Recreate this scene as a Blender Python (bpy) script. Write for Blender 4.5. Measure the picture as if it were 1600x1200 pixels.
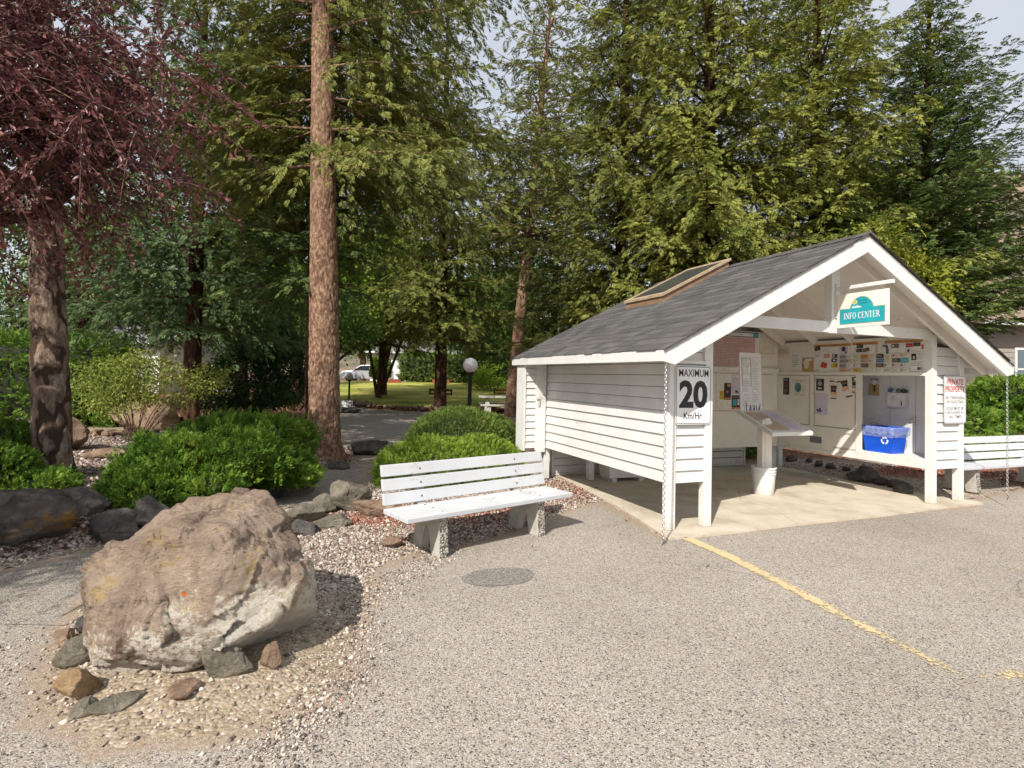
import bpy, math, random
import numpy as np
from mathutils import Vector, Matrix
for _o in list(bpy.data.objects): bpy.data.objects.remove(_o)
SC = bpy.context.scene
C = SC.collection
rad = math.radians
# ------------------------------------------------------------------ camera
H_EYE = 1.53
F_PX, PITCH, ROLL, CY = 868.6, 0.0262, 0.0225, 565.4
cam_d = bpy.data.cameras.new('camera'); cam = bpy.data.objects.new('camera', cam_d); C.objects.link(cam)
fwd = Vector((0, math.cos(PITCH), math.sin(PITCH))); up0 = Vector((0, -math.sin(PITCH), math.cos(PITCH))); r0 = Vector((1, 0, 0))
cright = math.cos(ROLL)*r0 + math.sin(ROLL)*up0
cup = math.cos(ROLL)*up0 - math.sin(ROLL)*r0
cam.matrix_world = Matrix(((cright.x, cup.x, -fwd.x, 0), (cright.y, cup.y, -fwd.y, 0), (cright.z, cup.z, -fwd.z, H_EYE), (0, 0, 0, 1)))
cam_d.sensor_fit = 'HORIZONTAL'; cam_d.sensor_width = 36; cam_d.lens = 36*F_PX/1600
cam_d.shift_y = -(600-CY)/1600
cam_d.clip_end = 3000
SC.camera = cam
# ------------------------------------------------------------------ sun and sky
SUN_EL = rad(43); SD = Vector((-0.4206, -0.9076, math.tan(SUN_EL))).normalized()     # towards the sun
sun_d = bpy.data.lights.new('sun', 'SUN'); sun_d.energy = 5.0; sun_d.angle = rad(0.55); sun_d.color = (1.0, 0.945, 0.865)
sun = bpy.data.objects.new('sun', sun_d); C.objects.link(sun); sun.location = (-8, -16, 20)
sun.rotation_euler = SD.to_track_quat('Z', 'Y').to_euler()
wd = bpy.data.worlds.new('World'); SC.world = wd; wd.use_nodes = True
nt = wd.node_tree; bg = nt.nodes['Background']
sky = nt.nodes.new('ShaderNodeTexSky'); sky.sky_type = 'NISHITA'; sky.sun_disc = False
sky.sun_elevation = SUN_EL; sky.sun_rotation = math.atan2(SD.x, SD.y)
sky.air_density = 1.2; sky.dust_density = 3.0; sky.ozone_density = 1.0
# a thin bright veil of cloud over the sky
tc = nt.nodes.new('ShaderNodeTexCoord'); mp = nt.nodes.new('ShaderNodeMapping'); mp.inputs['Scale'].default_value = (1.2, 1.2, 3.5)
nz = nt.nodes.new('ShaderNodeTexNoise'); nz.inputs['Scale'].default_value = 2.2; nz.inputs['Detail'].default_value = 6
cr = nt.nodes.new('ShaderNodeValToRGB'); cr.color_ramp.elements[0].position = .25; cr.color_ramp.elements[0].color = (.74, .74, .74, 1)
cr.color_ramp.elements[1].position = .8; cr.color_ramp.elements[1].color = (.96, .96, .96, 1)
mx = nt.nodes.new('ShaderNodeMix'); mx.data_type = 'RGBA'
mx.inputs[7].default_value = (4.6, 4.85, 5.3, 1)
nt.links.new(tc.outputs['Generated'], mp.inputs[0]); nt.links.new(mp.outputs[0], nz.inputs['Vector'])
nt.links.new(nz.outputs[0], cr.inputs[0]); nt.links.new(cr.outputs[0], mx.inputs[0])
nt.links.new(sky.outputs[0], mx.inputs[6]); nt.links.new(mx.outputs[2], bg.inputs[0])
bg.inputs[1].default_value = 0.14
SC.view_settings.view_transform = 'Standard'; SC.view_settings.look = 'None'; SC.view_settings.gamma = 1
SC.view_settings.exposure = 0.22
SC.cycles.max_bounces = 6; SC.cycles.transparent_max_bounces = 8; SC.cycles.use_denoising = True
SC.cycles.use_adaptive_sampling = True; SC.cycles.adaptive_threshold = 0.02
# ------------------------------------------------------------------ helpers
def srgb(r, g, b):
    return tuple(((c/255/12.92) if c/255 <= .04045 else ((c/255+.055)/1.055)**2.4) for c in (r, g, b)) + (1,)

class NT:
    def __init__(s, m):
        s.t = m.node_tree; s.n = s.t.nodes; s.l = s.t.links
    def new(s, k, **kw):
        x = s.n.new('ShaderNode'+k)
        for a, v in kw.items(): setattr(x, a, v)
        return x
    def link(s, a, b): s.l.new(a, b)
    def coords(s, scale=(1, 1, 1)):
        t = s.new('TexCoord'); m = s.new('Mapping'); m.inputs['Scale'].default_value = scale
        s.link(t.outputs['Object'], m.inputs[0]); return m.outputs[0]
    def noise(s, co, sc, det=4, rough=.55, out=0):
        n = s.new('TexNoise'); n.inputs['Scale'].default_value = sc; n.inputs['Detail'].default_value = det
        n.inputs['Roughness'].default_value = rough; s.link(co, n.inputs['Vector']); return n.outputs[out]
    def voro(s, co, sc, out='Color', feat='F1'):
        n = s.new('TexVoronoi'); n.feature = feat; n.inputs['Scale'].default_value = sc; s.link(co, n.inputs['Vector']); return n.outputs[out]
    def ramp(s, fac, stops, interp='LINEAR'):
        r = s.new('ValToRGB'); e = r.color_ramp; e.interpolation = interp
        while len(e.elements) > 1: e.elements.remove(e.elements[-1])
        e.elements[0].position = stops[0][0]; e.elements[0].color = stops[0][1]
        for p, c in stops[1:]:
            q = e.elements.new(p); q.color = c
        s.link(fac, r.inputs[0]); return r.outputs[0]
    def mix(s, f, a, b, mode='MIX'):
        m = s.new('Mix'); m.data_type = 'RGBA'; m.blend_type = mode
        for v, i in ((f, 0), (a, 6), (b, 7)):
            if hasattr(v, 'links'): s.link(v, m.inputs[i])
            else: m.inputs[i].default_value = v
        return m.outputs[2]
    def math(s, op, a, b=0.0):
        m = s.new('Math'); m.operation = op
        for v, i in ((a, 0), (b, 1)):
            if hasattr(v, 'links'): s.link(v, m.inputs[i])
            else: m.inputs[i].default_value = v
        return m.outputs[0]
    def bump(s, h, strength=.3, dist=.01):
        b = s.new('Bump'); b.inputs['Strength'].default_value = strength; b.inputs['Distance'].default_value = dist
        s.link(h, b.inputs['Height']); s.link(b.outputs[0], s.n['Principled BSDF'].inputs['Normal'])
    def base(s, c): s.link(c, s.n['Principled BSDF'].inputs['Base Color'])

def g(v): return (v, v, v, 1)
def mat(name, col=(.5, .5, .5, 1), rough=.6, metal=0, spec=.4):
    m = bpy.data.materials.new(name); m.use_nodes = True
    p = m.node_tree.nodes['Principled BSDF']; p.inputs['Base Color'].default_value = col
    p.inputs['Roughness'].default_value = rough; p.inputs['Metallic'].default_value = metal
    p.inputs['Specular IOR Level'].default_value = spec
    return m, NT(m)

def vmat(name, col, var=.12, sc=6, rough=.6, bump=0, bsc=60, metal=0, stretch=(1, 1, 1)):
    """a colour with soft wear so that nothing is perfectly flat"""
    m, n = mat(name, col, rough, metal); co = n.coords(stretch)
    a = n.noise(co, sc, 6)
    lo = tuple(c*(1-var*1.6) for c in col[:3])+(1,); hi = tuple(min(1, c*(1+var)) for c in col[:3])+(1,)
    n.base(n.ramp(a, [(.3, lo), (.7, hi)]))
    if bump: n.bump(n.noise(co, bsc, 4), bump, .01)
    return m

M = {}
def painted_white(name, col, dirt=.5):
    m, n = mat(name, col, .55, 0, .35); co = n.coords(); cs = n.coords((1, 1, 9)); cg = n.coords((3, 3, 40))
    a = n.noise(co, 3.1, 6); b = n.noise(cs, 14, 5, .7)
    c = n.ramp(a, [(.3, tuple(x*.9 for x in col[:3])+(1,)), (.65, col)])
    d = n.ramp(b, [(.62, g(1)), (.78, (.72, .68, .62, 1))])
    c2 = n.mix(dirt, c, n.mix(1, c, d, 'MULTIPLY'))
    pl = n.math('MULTIPLY', n.noise(n.coords((2, 2, 5)), 9, 7, .75), n.noise(co, 2.3, 3))      # flaked and grubby spots
    c2 = n.mix(n.ramp(pl, [(.375-.03*dirt, g(0)), (.40-.03*dirt, g(.55))]), c2, (.36, .31, .255, 1))
    sz = n.new('SeparateXYZ'); n.link(co, sz.inputs[0])                       # mud splashed up the first hand's breadth
    sp = n.math('SUBTRACT', n.noise(co, 16, 6, .75), n.math('MULTIPLY', sz.outputs[2], 2.2)); c2 = n.mix(n.ramp(sp, [(.12, g(0)), (.42, g(.6*dirt))]), c2, (.34, .27, .20, 1))
    n.base(c2); n.bump(n.noise(cg, 8, 4), .12, .004); return m
M['white'] = painted_white('white_paint', (.73, .725, .70, 1), .6)
M['siding'] = painted_white('vinyl_siding', (.70, .69, .665, 1), .45)
M['soffit'] = painted_white('soffit_paint', (.76, .72, .66, 1), .6)
M['board'] = painted_white('board_paint', (.79, .76, .70, 1), .25)
M['bench'] = painted_white('bench_paint', (.56, .57, .585, 1), .9)
M['plastic_white'] = painted_white('plastic_white', (.78, .78, .77, 1), .3)
M['steel'] = mat('galvanised_steel', (.5, .5, .5, 1), .38, .85)[0]
M['black'] = vmat('black_paint', (.018, .02, .02, 1), .2, 8, .4)
M['dark_wood'] = vmat('dark_wood', (.10, .055, .035, 1), .3, 9, .8)
M['ink'] = mat('ink_black', (.02, .02, .022, 1), .5)[0]
M['ink_grey'] = mat('ink_grey', (.10, .10, .11, 1), .6)[0]
M['red_ink'] = mat('ink_red', (.55, .03, .03, 1), .5)[0]
M['sign'] = vmat('sign_face', (.80, .80, .79, 1), .05, 3, .3)
M['cream'] = vmat('cream_face', (.86, .80, .70, 1), .05, 3, .4)
M['teal'] = vmat('teal_paint', (.02, .36, .42, 1), .1, 8, .4)
M['gold'] = vmat('gold_trim', (.42, .33, .19, 1), .1, 8, .4)

def tag(o, label=None, cat=None, group=None, kind=None):
    if label: o['label'] = label
    if cat: o['category'] = cat
    if group: o['group'] = group
    if kind: o['kind'] = kind
    return o
def empty(name, label, cat, loc=(0, 0, 0), rz=0, group=None):
    o = bpy.data.objects.new(name, None); C.objects.link(o); o.location = loc; o.rotation_euler = (0, 0, rz)
    o.empty_display_size = .1
    return tag(o, label, cat, group)
def kids(o): return [c for c in bpy.data.objects if c.parent == o]
def copy_tree(o, parent=None):
    c = o.copy(); C.objects.link(c)
    if parent: c.parent = parent
    for ch in kids(o): copy_tree(ch, c)
    return c

def mesh_obj(name, V, F, mats, parent=None, midx=None, smooth=False, attr=None):
    me = bpy.data.meshes.new(name)
    V = np.asarray(V, np.float32)
    if isinstance(F, np.ndarray):
        k = F.shape[1]; me.vertices.add(len(V)); me.vertices.foreach_set('co', V.ravel())
        me.loops.add(F.size); me.loops.foreach_set('vertex_index', F.ravel().astype(np.int32))
        me.polygons.add(len(F)); me.polygons.foreach_set('loop_start', np.arange(0, F.size, k, dtype=np.int32))
        me.update(calc_edges=True)
    else:
        me.from_pydata([tuple(v) for v in V.tolist()], [], F)
    for m in (mats if isinstance(mats, (list, tuple)) else [mats]): me.materials.append(m)
    if midx is not None: me.polygons.foreach_set('material_index', np.asarray(midx, np.int32))
    if smooth: me.polygons.foreach_set('use_smooth', np.ones(len(me.polygons), bool))
    if attr is not None:
        for an, av in attr.items():
            a = me.attributes.new(an, 'FLOAT', 'POINT'); a.data.foreach_set('value', np.asarray(av, np.float32))
    me.update()
    o = bpy.data.objects.new(name, me); C.objects.link(o)
    if parent: o.parent = parent
    return o

class MB:
    def __init__(s): s.v = []; s.f = []; s.m = []
    def quad(s, pts, m=0):
        i = len(s.v); s.v += [tuple(p) for p in pts]; s.f.append(tuple(range(i, i+len(pts)))); s.m.append(m)
    def hexa(s, p, m=0):
        """eight corners: bottom four, then top four, both counter-clockwise"""
        i = len(s.v); s.v += [tuple(q) for q in p]
        for f in ((3, 2, 1, 0), (4, 5, 6, 7), (0, 1, 5, 4), (1, 2, 6, 5), (2, 3, 7, 6), (3, 0, 4, 7)):
            s.f.append(tuple(i+k for k in f)); s.m.append(m)
        return s
    def box(s, x0, x1, y0, y1, z0, z1, m=0):
        return s.hexa([(x0, y0, z0), (x1, y0, z0), (x1, y1, z0), (x0, y1, z0), (x0, y0, z1), (x1, y0, z1), (x1, y1, z1), (x0, y1, z1)], m)
    def beam(s, a, b, w, h, upv=(0, 0, 1), m=0):
        a = Vector(a); b = Vector(b); d = (b-a).normalized(); r = d.cross(Vector(upv)).normalized(); u = r.cross(d)
        P = []
        for zz in (-h/2, h/2):
            P += [a-r*w/2+u*zz, a+r*w/2+u*zz, b+r*w/2+u*zz, b-r*w/2+u*zz]
        return s.hexa([P[0], P[1], P[2], P[3], P[4], P[5], P[6], P[7]], m)
    def prism(s, pts2, fn, t0, t1, m=0):
        n = len(pts2); i = len(s.v)
        for t in (t0, t1):
            for p in pts2: s.v.append(tuple(fn(p[0], p[1], t)))
        s.f.append(tuple(i+k for k in range(n))); s.f.append(tuple(i+n+k for k in range(n-1, -1, -1)))
        for k in range(n):
            s.f.append((i+k, i+n+k, i+n+(k+1) % n, i+(k+1) % n))
        s.m += [m]*(n+2); return s
    def tube(s, pts, r, n=8, m=0, closed=False):
        pts = [Vector(p) for p in pts]; L = len(pts); rr = r if isinstance(r, (list, tuple)) else [r]*L
        i0 = len(s.v); prev = None
        for k, p in enumerate(pts):
            d = (pts[(k+1) % L]-pts[k-1]) if closed else (pts[min(k+1, L-1)]-pts[max(k-1, 0)])
            d.normalize()
            if prev is None: u = d.orthogonal().normalized()
            else:
                u = prev-d*prev.dot(d); u = u.normalized() if u.length > 1e-6 else d.orthogonal().normalized()
            prev = u; w = d.cross(u)
            for j in range(n):
                a = 2*math.pi*j/n; s.v.append(tuple(p+(u*math.cos(a)+w*math.sin(a))*rr[k]))
        for k in range(L if closed else L-1):
            for j in range(n):
                a = i0+k*n; b = i0+((k+1) % L)*n
                s.f.append((a+j, a+(j+1) % n, b+(j+1) % n, b+j)); s.m.append(m)
        if not closed:
            s.f.append(tuple(i0+n-1-j for j in range(n))); s.f.append(tuple(i0+(L-1)*n+j for j in range(n))); s.m += [m, m]
        return s
    def lathe(s, prof, cx=0, cy=0, n=24, m=0):
        i0 = len(s.v)
        for r, z in prof:
            for j in range(n):
                a = 2*math.pi*j/n; s.v.append((cx+r*math.cos(a), cy+r*math.sin(a), z))
        for k in range(len(prof)-1):
            for j in range(n):
                s.f.append((i0+k*n+j, i0+k*n+(j+1) % n, i0+(k+1)*n+(j+1) % n, i0+(k+1)*n+j)); s.m.append(m)
        return s
    def build(s, name, mats, parent=None, smooth=False, bevel=0, label=None):
        o = mesh_obj(name, s.v, s.f, mats, parent, s.m, smooth)
        if smooth: 
            try: o.data.set_sharp_from_angle(angle=rad(40))
            except Exception: pass
        if bevel:
            b = o.modifiers.new('bevel', 'BEVEL'); b.width = bevel; b.segments = 2; b.limit_method = 'ANGLE'; b.harden_normals = False
        if label: o['label'] = label
        return o

_tc = {}
def text_geo(txt, bold=0.0, extr=0.0):
    k = (txt, bold)
    if k in _tc: return _tc[k]
    cu = bpy.data.curves.new('t', 'FONT'); cu.body = txt; cu.size = 1; cu.offset = bold; cu.resolution_u = 3
    o = bpy.data.objects.new('t', cu); C.objects.link(o); dg = bpy.context.evaluated_depsgraph_get()
    me = bpy.data.meshes.new_from_object(o.evaluated_get(dg))
    V = np.array([v.co[:2] for v in me.vertices]); F = [tuple(p.vertices) for p in me.polygons]
    bpy.data.objects.remove(o); bpy.data.curves.remove(cu); bpy.data.meshes.remove(me)
    _tc[k] = (V, F); return V, F
def add_text(mb, txt, fn, x0, x1, y0, y1, bold=0.0, m=0):
    """text stretched into the box x0..x1, y0..y1 of a plane; fn maps plane coordinates to space"""
    V, F = text_geo(txt, bold); lo = V.min(0); hi = V.max(0)
    i = len(mb.v)
    for v in V:
        mb.v.append(tuple(fn(x0+(v[0]-lo[0])/(hi[0]-lo[0])*(x1-x0), y0+(v[1]-lo[1])/(hi[1]-lo[1])*(y1-y0))))
    for f in F: mb.f.append(tuple(i+k for k in f)); mb.m.append(m)
# numpy value noise
def _hash(ix, iy, iz, s):
    h = (ix.astype(np.int64)*374761393 + iy.astype(np.int64)*668265263 + iz.astype(np.int64)*2147483647 + s*1274126177) & 0xffffffff
    h = ((h ^ (h >> 13))*1274126177) & 0xffffffff; h = (h ^ (h >> 16)) & 0xffffffff
    return h/4294967295.0
def vnoise(P, s=0):
    P = np.asarray(P, float); I = np.floor(P); f = P-I; f = f*f*(3-2*f); x, y, z = I[:, 0], I[:, 1], I[:, 2]; r = 0
    for dx in (0, 1):
        for dy in (0, 1):
            for dz in (0, 1):
                w = (f[:, 0] if dx else 1-f[:, 0])*(f[:, 1] if dy else 1-f[:, 1])*(f[:, 2] if dz else 1-f[:, 2])
                r = r+w*_hash(x+dx, y+dy, z+dz, s)
    return r
def fbm(P, o=4, s=0, lac=2.1):
    r = 0; a = .5
    for k in range(o): r = r+a*vnoise(np.asarray(P)*(lac**k)+k*17.3, s+k); a *= .5
    return r
def sstep(x, a, b):
    t = np.clip((x-a)/(b-a), 0, 1); return t*t*(3-2*t)
def inpoly(x, y, poly):
    c = np.zeros(x.shape, bool); n = len(poly)
    for i in range(n):
        x1, y1 = poly[i]; x2, y2 = poly[(i+1) % n]
        k = ((y1 > y) != (y2 > y)) & (x < (x2-x1)*(y-y1)/((y2-y1) if y2 != y1 else 1e-9)+x1)
        c ^= k
    return c
def sdist(x, y, poly):
    """signed distance, positive inside"""
    d = np.full(x.shape, 1e9); n = len(poly)
    for i in range(n):
        x1, y1 = poly[i]; x2, y2 = poly[(i+1) % n]; dx, dy = x2-x1, y2-y1
        t = np.clip(((x-x1)*dx+(y-y1)*dy)/(dx*dx+dy*dy+1e-12), 0, 1)
        d = np.minimum(d, np.hypot(x-x1-t*dx, y-y1-t*dy))
    return np.where(inpoly(x, y, poly), d, -d)
# ------------------------------------------------------------------ ground
KO = Vector((1.595, 5.611, 0)); KYAW = 0.3825
def K(a, b, z=0):
    c, s = math.cos(KYAW), math.sin(KYAW); return (KO.x+c*a-s*b, KO.y+s*a+c*b, z)
BED = [(-3.85, 4.27), (-3.63, 4.6), (-3.42, 4.96), (-3.3, 6.0), (-3.05, 7.2), (-3.0, 8.7), (-2.62, 9.4), (-2.8, 10.1), (-4.2, 13), (-6.5, 19), (-9.4, 26), (-30, 30), (-40, 10), (-15, 1), (-5.6, 2.9)]
ISLAND = [(-2.55, 3.3), (-2.25, 2.85), (-1.98, 2.52), (-1.6, 2.33), (-1.2, 2.4), (-.88, 2.75), (-.98, 3.6), (-1.08, 4.4), (-.9, 4.78), (-.5, 5.05), (.05, 5.6), (.55, 6.35), (1.0, 6.9), (1.32, 7.3), (1.2, 8.6), (2.0, 10), (2.2, 13), (-.5, 13.2), (-2.2, 12), (-2.35, 9.8), (-1.95, 8.0), (-1.7, 6.9), (-2.3, 6.25), (-2.87, 5.95), (-3.05, 4.9)]
LAWN = [(-9.6, 27.2), (-7.6, 25.6), (-5.6, 23.9), (-3.6, 23.0), (-1.5, 22.9), (1.2, 24.2), (5, 25), (16, 27), (16, 45), (-13, 45), (-12, 33)]
PATH = [(-4.6, 3.3), (-3.85, 4.0), (-3.4, 4.96), (-3.28, 6.0), (-3.03, 7.2), (-2.98, 8.7), (-2.6, 9.4), (-2.78, 10.1), (-4.2, 13), (-6.5, 19), (-9.5, 26), (-13, 33), (-12, 45), (-11, 45), (-10, 30), (-9.6, 27.2), (-7.6, 25.4), (-5.6, 23.7), (-3.6, 22.8), (-1.5, 22.7), (1.2, 24.0), (5, 24.8), (9, 23), (5, 17), (2.6, 13.6), (-.5, 13.3), (-2.2, 12.1), (-2.4, 9.8), (-2.0, 8.0), (-1.75, 6.95), (-2.35, 6.3), (-2.9, 6.0), (-3.1, 4.9), (-2.62, 3.3)]
LOT = [(-14, -6), (-14, .6), (-5.6, 2.7), (-3.9, 4.1), (-3.2, 4.9), (-2.55, 3.3), (-2.25, 2.85), (-1.98, 2.52), (-1.6, 2.33), (-1.2, 2.4), (-.88, 2.75), (-.98, 3.6), (-1.08, 4.4), (-.9, 4.78), (-.5, 5.05), (.05, 5.6), (.55, 6.35), (1.0, 6.9), (1.2, 7.15)] + [K(.1, 1.2)[:2], K(-.1, -.1)[:2], K(.2, -.1)[:2], K(4.7, -.1)[:2], K(4.9, .1)[:2]] + [(6.5, 7.75), (7.3, 8.25), (8.6, 8.9), (12, 10.3), (22, 14.5), (40, 20), (40, -6)]
def far_z(x, y): return .75*sstep(y, 24, 45)
def gz(x, y):
    x = np.asarray(x, float); y = np.asarray(y, float)
    nearm = (np.abs(x) < 45)&(y < 46)
    b = sdist(x, y, BED); i = sdist(x, y, ISLAND)
    P = np.stack([x*.9, y*.9, x*0], -1).reshape(-1, 3); n = (fbm(P, 4, 3)-.5).reshape(x.shape)
    P2 = np.stack([x*6, y*6, x*0], -1).reshape(-1, 3); n2 = (fbm(P2, 3, 9)-.5).reshape(x.shape)
    z = far_z(x, y) + .17*sstep(b, -.02, .45)*(1+.5*n)*np.where(x < -20, 1, 1) + .05*sstep(i, .0, .35)*(1+n) + .02*n2*sstep(np.maximum(b, i), 0, .3)
    l = sdist(x, y, LAWN); z = z+.14*sstep(l, -.15, .1)
    a = np.maximum(sdist(x, y, LOT), sdist(x, y, PATH)); z = z-.03*sstep(a, 0.04, .12)
    kx = (x-KO.x)*math.cos(KYAW)+(y-KO.y)*math.sin(KYAW); ky = -(x-KO.x)*math.sin(KYAW)+(y-KO.y)*math.cos(KYAW)
    z = np.where((kx > -.1)&(kx < 4.6)&(ky > -.15)&(ky < 3.1), np.minimum(z, -.02), z)
    # earth banked up behind the kiosk on the right
    z = z+.10*sstep(kx, 4.62, 5.4)*sstep(ky, .5, 1.6)*(1-sstep(y, 20, 24))
    return z
def gz1(x, y): return float(gz(np.array([x]), np.array([y]))[0])
def grid(xs, ys):
    X, Y = np.meshgrid(xs, ys, indexing='ij'); nx, ny = X.shape
    I = np.arange(nx*ny).reshape(nx, ny)
    F = np.stack([I[:-1, :-1], I[1:, :-1], I[1:, 1:], I[:-1, 1:]], -1).reshape(-1, 4)
    return X.ravel(), Y.ravel(), F
xs = np.concatenate([[-900, -300, -120, -60, -40, -30, -24, -20, -17], np.arange(-15, -6, .25), np.arange(-6, 3, .07), np.arange(3, 14, .2), [15, 17, 20, 25, 32, 45, 70, 120, 300, 900]])
ys = np.concatenate([[-120, -40, -15, -6, -3, -1, 0, .8], np.arange(1.5, 9, .07), np.arange(9, 16, .16), np.arange(16, 28, .3), np.arange(28, 46, 1), [48, 55, 70, 110, 200, 400, 900, 1600]])
X, Y, F = grid(xs, ys); Z = gz(X, Y)
m, n = mat('soil_and_gravel', rough=.95, spec=.1); co = n.coords()
vc = n.voro(co, 55, 'Color'); vd = n.voro(co, 55, 'Distance'); vc2 = n.voro(co, 26, 'Color')
sep = n.new('SeparateColor'); n.link(vc, sep.inputs[0]); sep2 = n.new('SeparateColor'); n.link(vc2, sep2.inputs[0])
grav = n.ramp(sep.outputs[0], [(0, srgb(92, 82, 76)), (.3, srgb(140, 124, 112)), (.6, srgb(178, 162, 146)), (.85, srgb(205, 196, 184)), (1, srgb(120, 92, 80))])
bark = n.ramp(sep2.outputs[0], [(0, srgb(70, 48, 38)), (.4, srgb(112, 78, 62)), (.8, srgb(140, 104, 84)), (1, srgb(160, 140, 118))])
red = n.ramp(sep.outputs[1], [(0, srgb(84, 52, 42)), (.5, srgb(136, 84, 66)), (1, srgb(172, 132, 112))])
dirt = n.mix(n.ramp(sep.outputs[2], [(.62, g(0)), (.66, g(.7))]), n.ramp(n.noise(co, 30, 8, .7), [(.25, srgb(122, 108, 90)), (.5, srgb(158, 142, 120)), (.75, srgb(188, 173, 150))]), grav)
def at_(name):
    a = n.new('Attribute'); a.attribute_name = name; return a.outputs['Fac']
wob = n.noise(co, 9, 6, .65)
def edge(a, wv=.55): return n.math('MULTIPLY', n.math('SUBTRACT', n.math('ADD', a, n.math('MULTIPLY', wob, wv)), .5), 4)
c = n.mix(edge(at_('bark')), grav, bark); c = n.mix(edge(at_('red')), c, red); c = n.mix(edge(at_('dirt')), c, dirt)
cl = n.mix(.35, c, n.ramp(n.noise(co, .7, 5), [(.3, g(.6)), (.7, g(1.15))]), 'MULTIPLY')
n.base(cl)
for nd in n.n:
    if nd.type == 'MIX': nd.clamp_factor = True
n.bump(n.math('SUBTRACT', n.math('MULTIPLY', n.noise(co, 70, 4), .6), vd), .7, .012)
def blob(cx, cy, rx, ry, rot=0):
    c_, s_ = math.cos(rot), math.sin(rot); u = (X-cx)*c_+(Y-cy)*s_; v = -(X-cx)*s_+(Y-cy)*c_
    return np.exp(-((u/rx)**2+(v/ry)**2))
bedm = sstep(sdist(X, Y, BED), 0, .4)
barkA = np.clip(bedm*(.35+.9*(fbm(np.stack([X*.6, Y*.6, X*0], -1), 3, 5)-.3)) + sstep(Y, 9, 12)*.7 + sstep(X, 7, 9)*.8, 0, 1)
redA = np.clip(.75*blob(-1.35, 5.75, .6, .28, .5)+.8*blob(-.2, 6.3, .9, .28, .66)+.7*blob(1.0, 7.9, .5, .8)+.5*blob(-3.0, 6.6, .35, .6)+1.0*blob(7.4, 9.6, 1.6, .45, .4)+.6*blob(-3.1, 4.6, .3, .5)+.0*blob(6.0, 8.4, .8, .6), 0, 1)
dirtA = np.clip(1.1*blob(-1.35, 2.75, .6, .5, .2)+.85*blob(-1.05, 3.4, .25, .6)+.6*blob(-2.4, 3.1, .25, .4)+1.1*blob(-7, 12, 3.2, 2.2)+.8*blob(-11, 26, 1.4, 4, -.4), 0, 1)
tag(mesh_obj('ground', np.stack([X, Y, Z], -1), F, m, None, None, True, {'bark': barkA, 'red': redA, 'dirt': dirtA}), kind='structure')

def sheet(name, poly, step, dz, material, x0, x1, y0, y1, zf=None, coarse=None, ragged=.05):
    xs = np.arange(x0, x1, step); ys = np.arange(y0, y1, step)
    if coarse: xs = np.concatenate([coarse[0], xs, coarse[1]]); ys = np.concatenate([coarse[2], ys, coarse[3]])
    X, Y, F = grid(xs, ys)
    cx = X[F].mean(1); cy = Y[F].mean(1)
    d = sdist(cx, cy, poly)+ragged*(fbm(np.stack([cx*7, cy*7, cx*0], -1), 3, 21)-.5)*2
    F = F[d > 0]; used = np.unique(F); re = np.zeros(len(X), int); re[used] = np.arange(len(used)); F = re[F]; X = X[used]; Y = Y[used]
    Z = (zf(X, Y) if zf else X*0)+dz
    e = np.maximum(sdist(X, Y, LOT), sdist(X, Y, PATH)) if poly in (LOT, PATH) else sdist(X, Y, poly)
    o = mesh_obj(name, np.stack([X, Y, Z], -1), F, material, None, None, True, {'edge': np.clip(e, 0, 2)})
    return tag(o, kind='structure')

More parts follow.
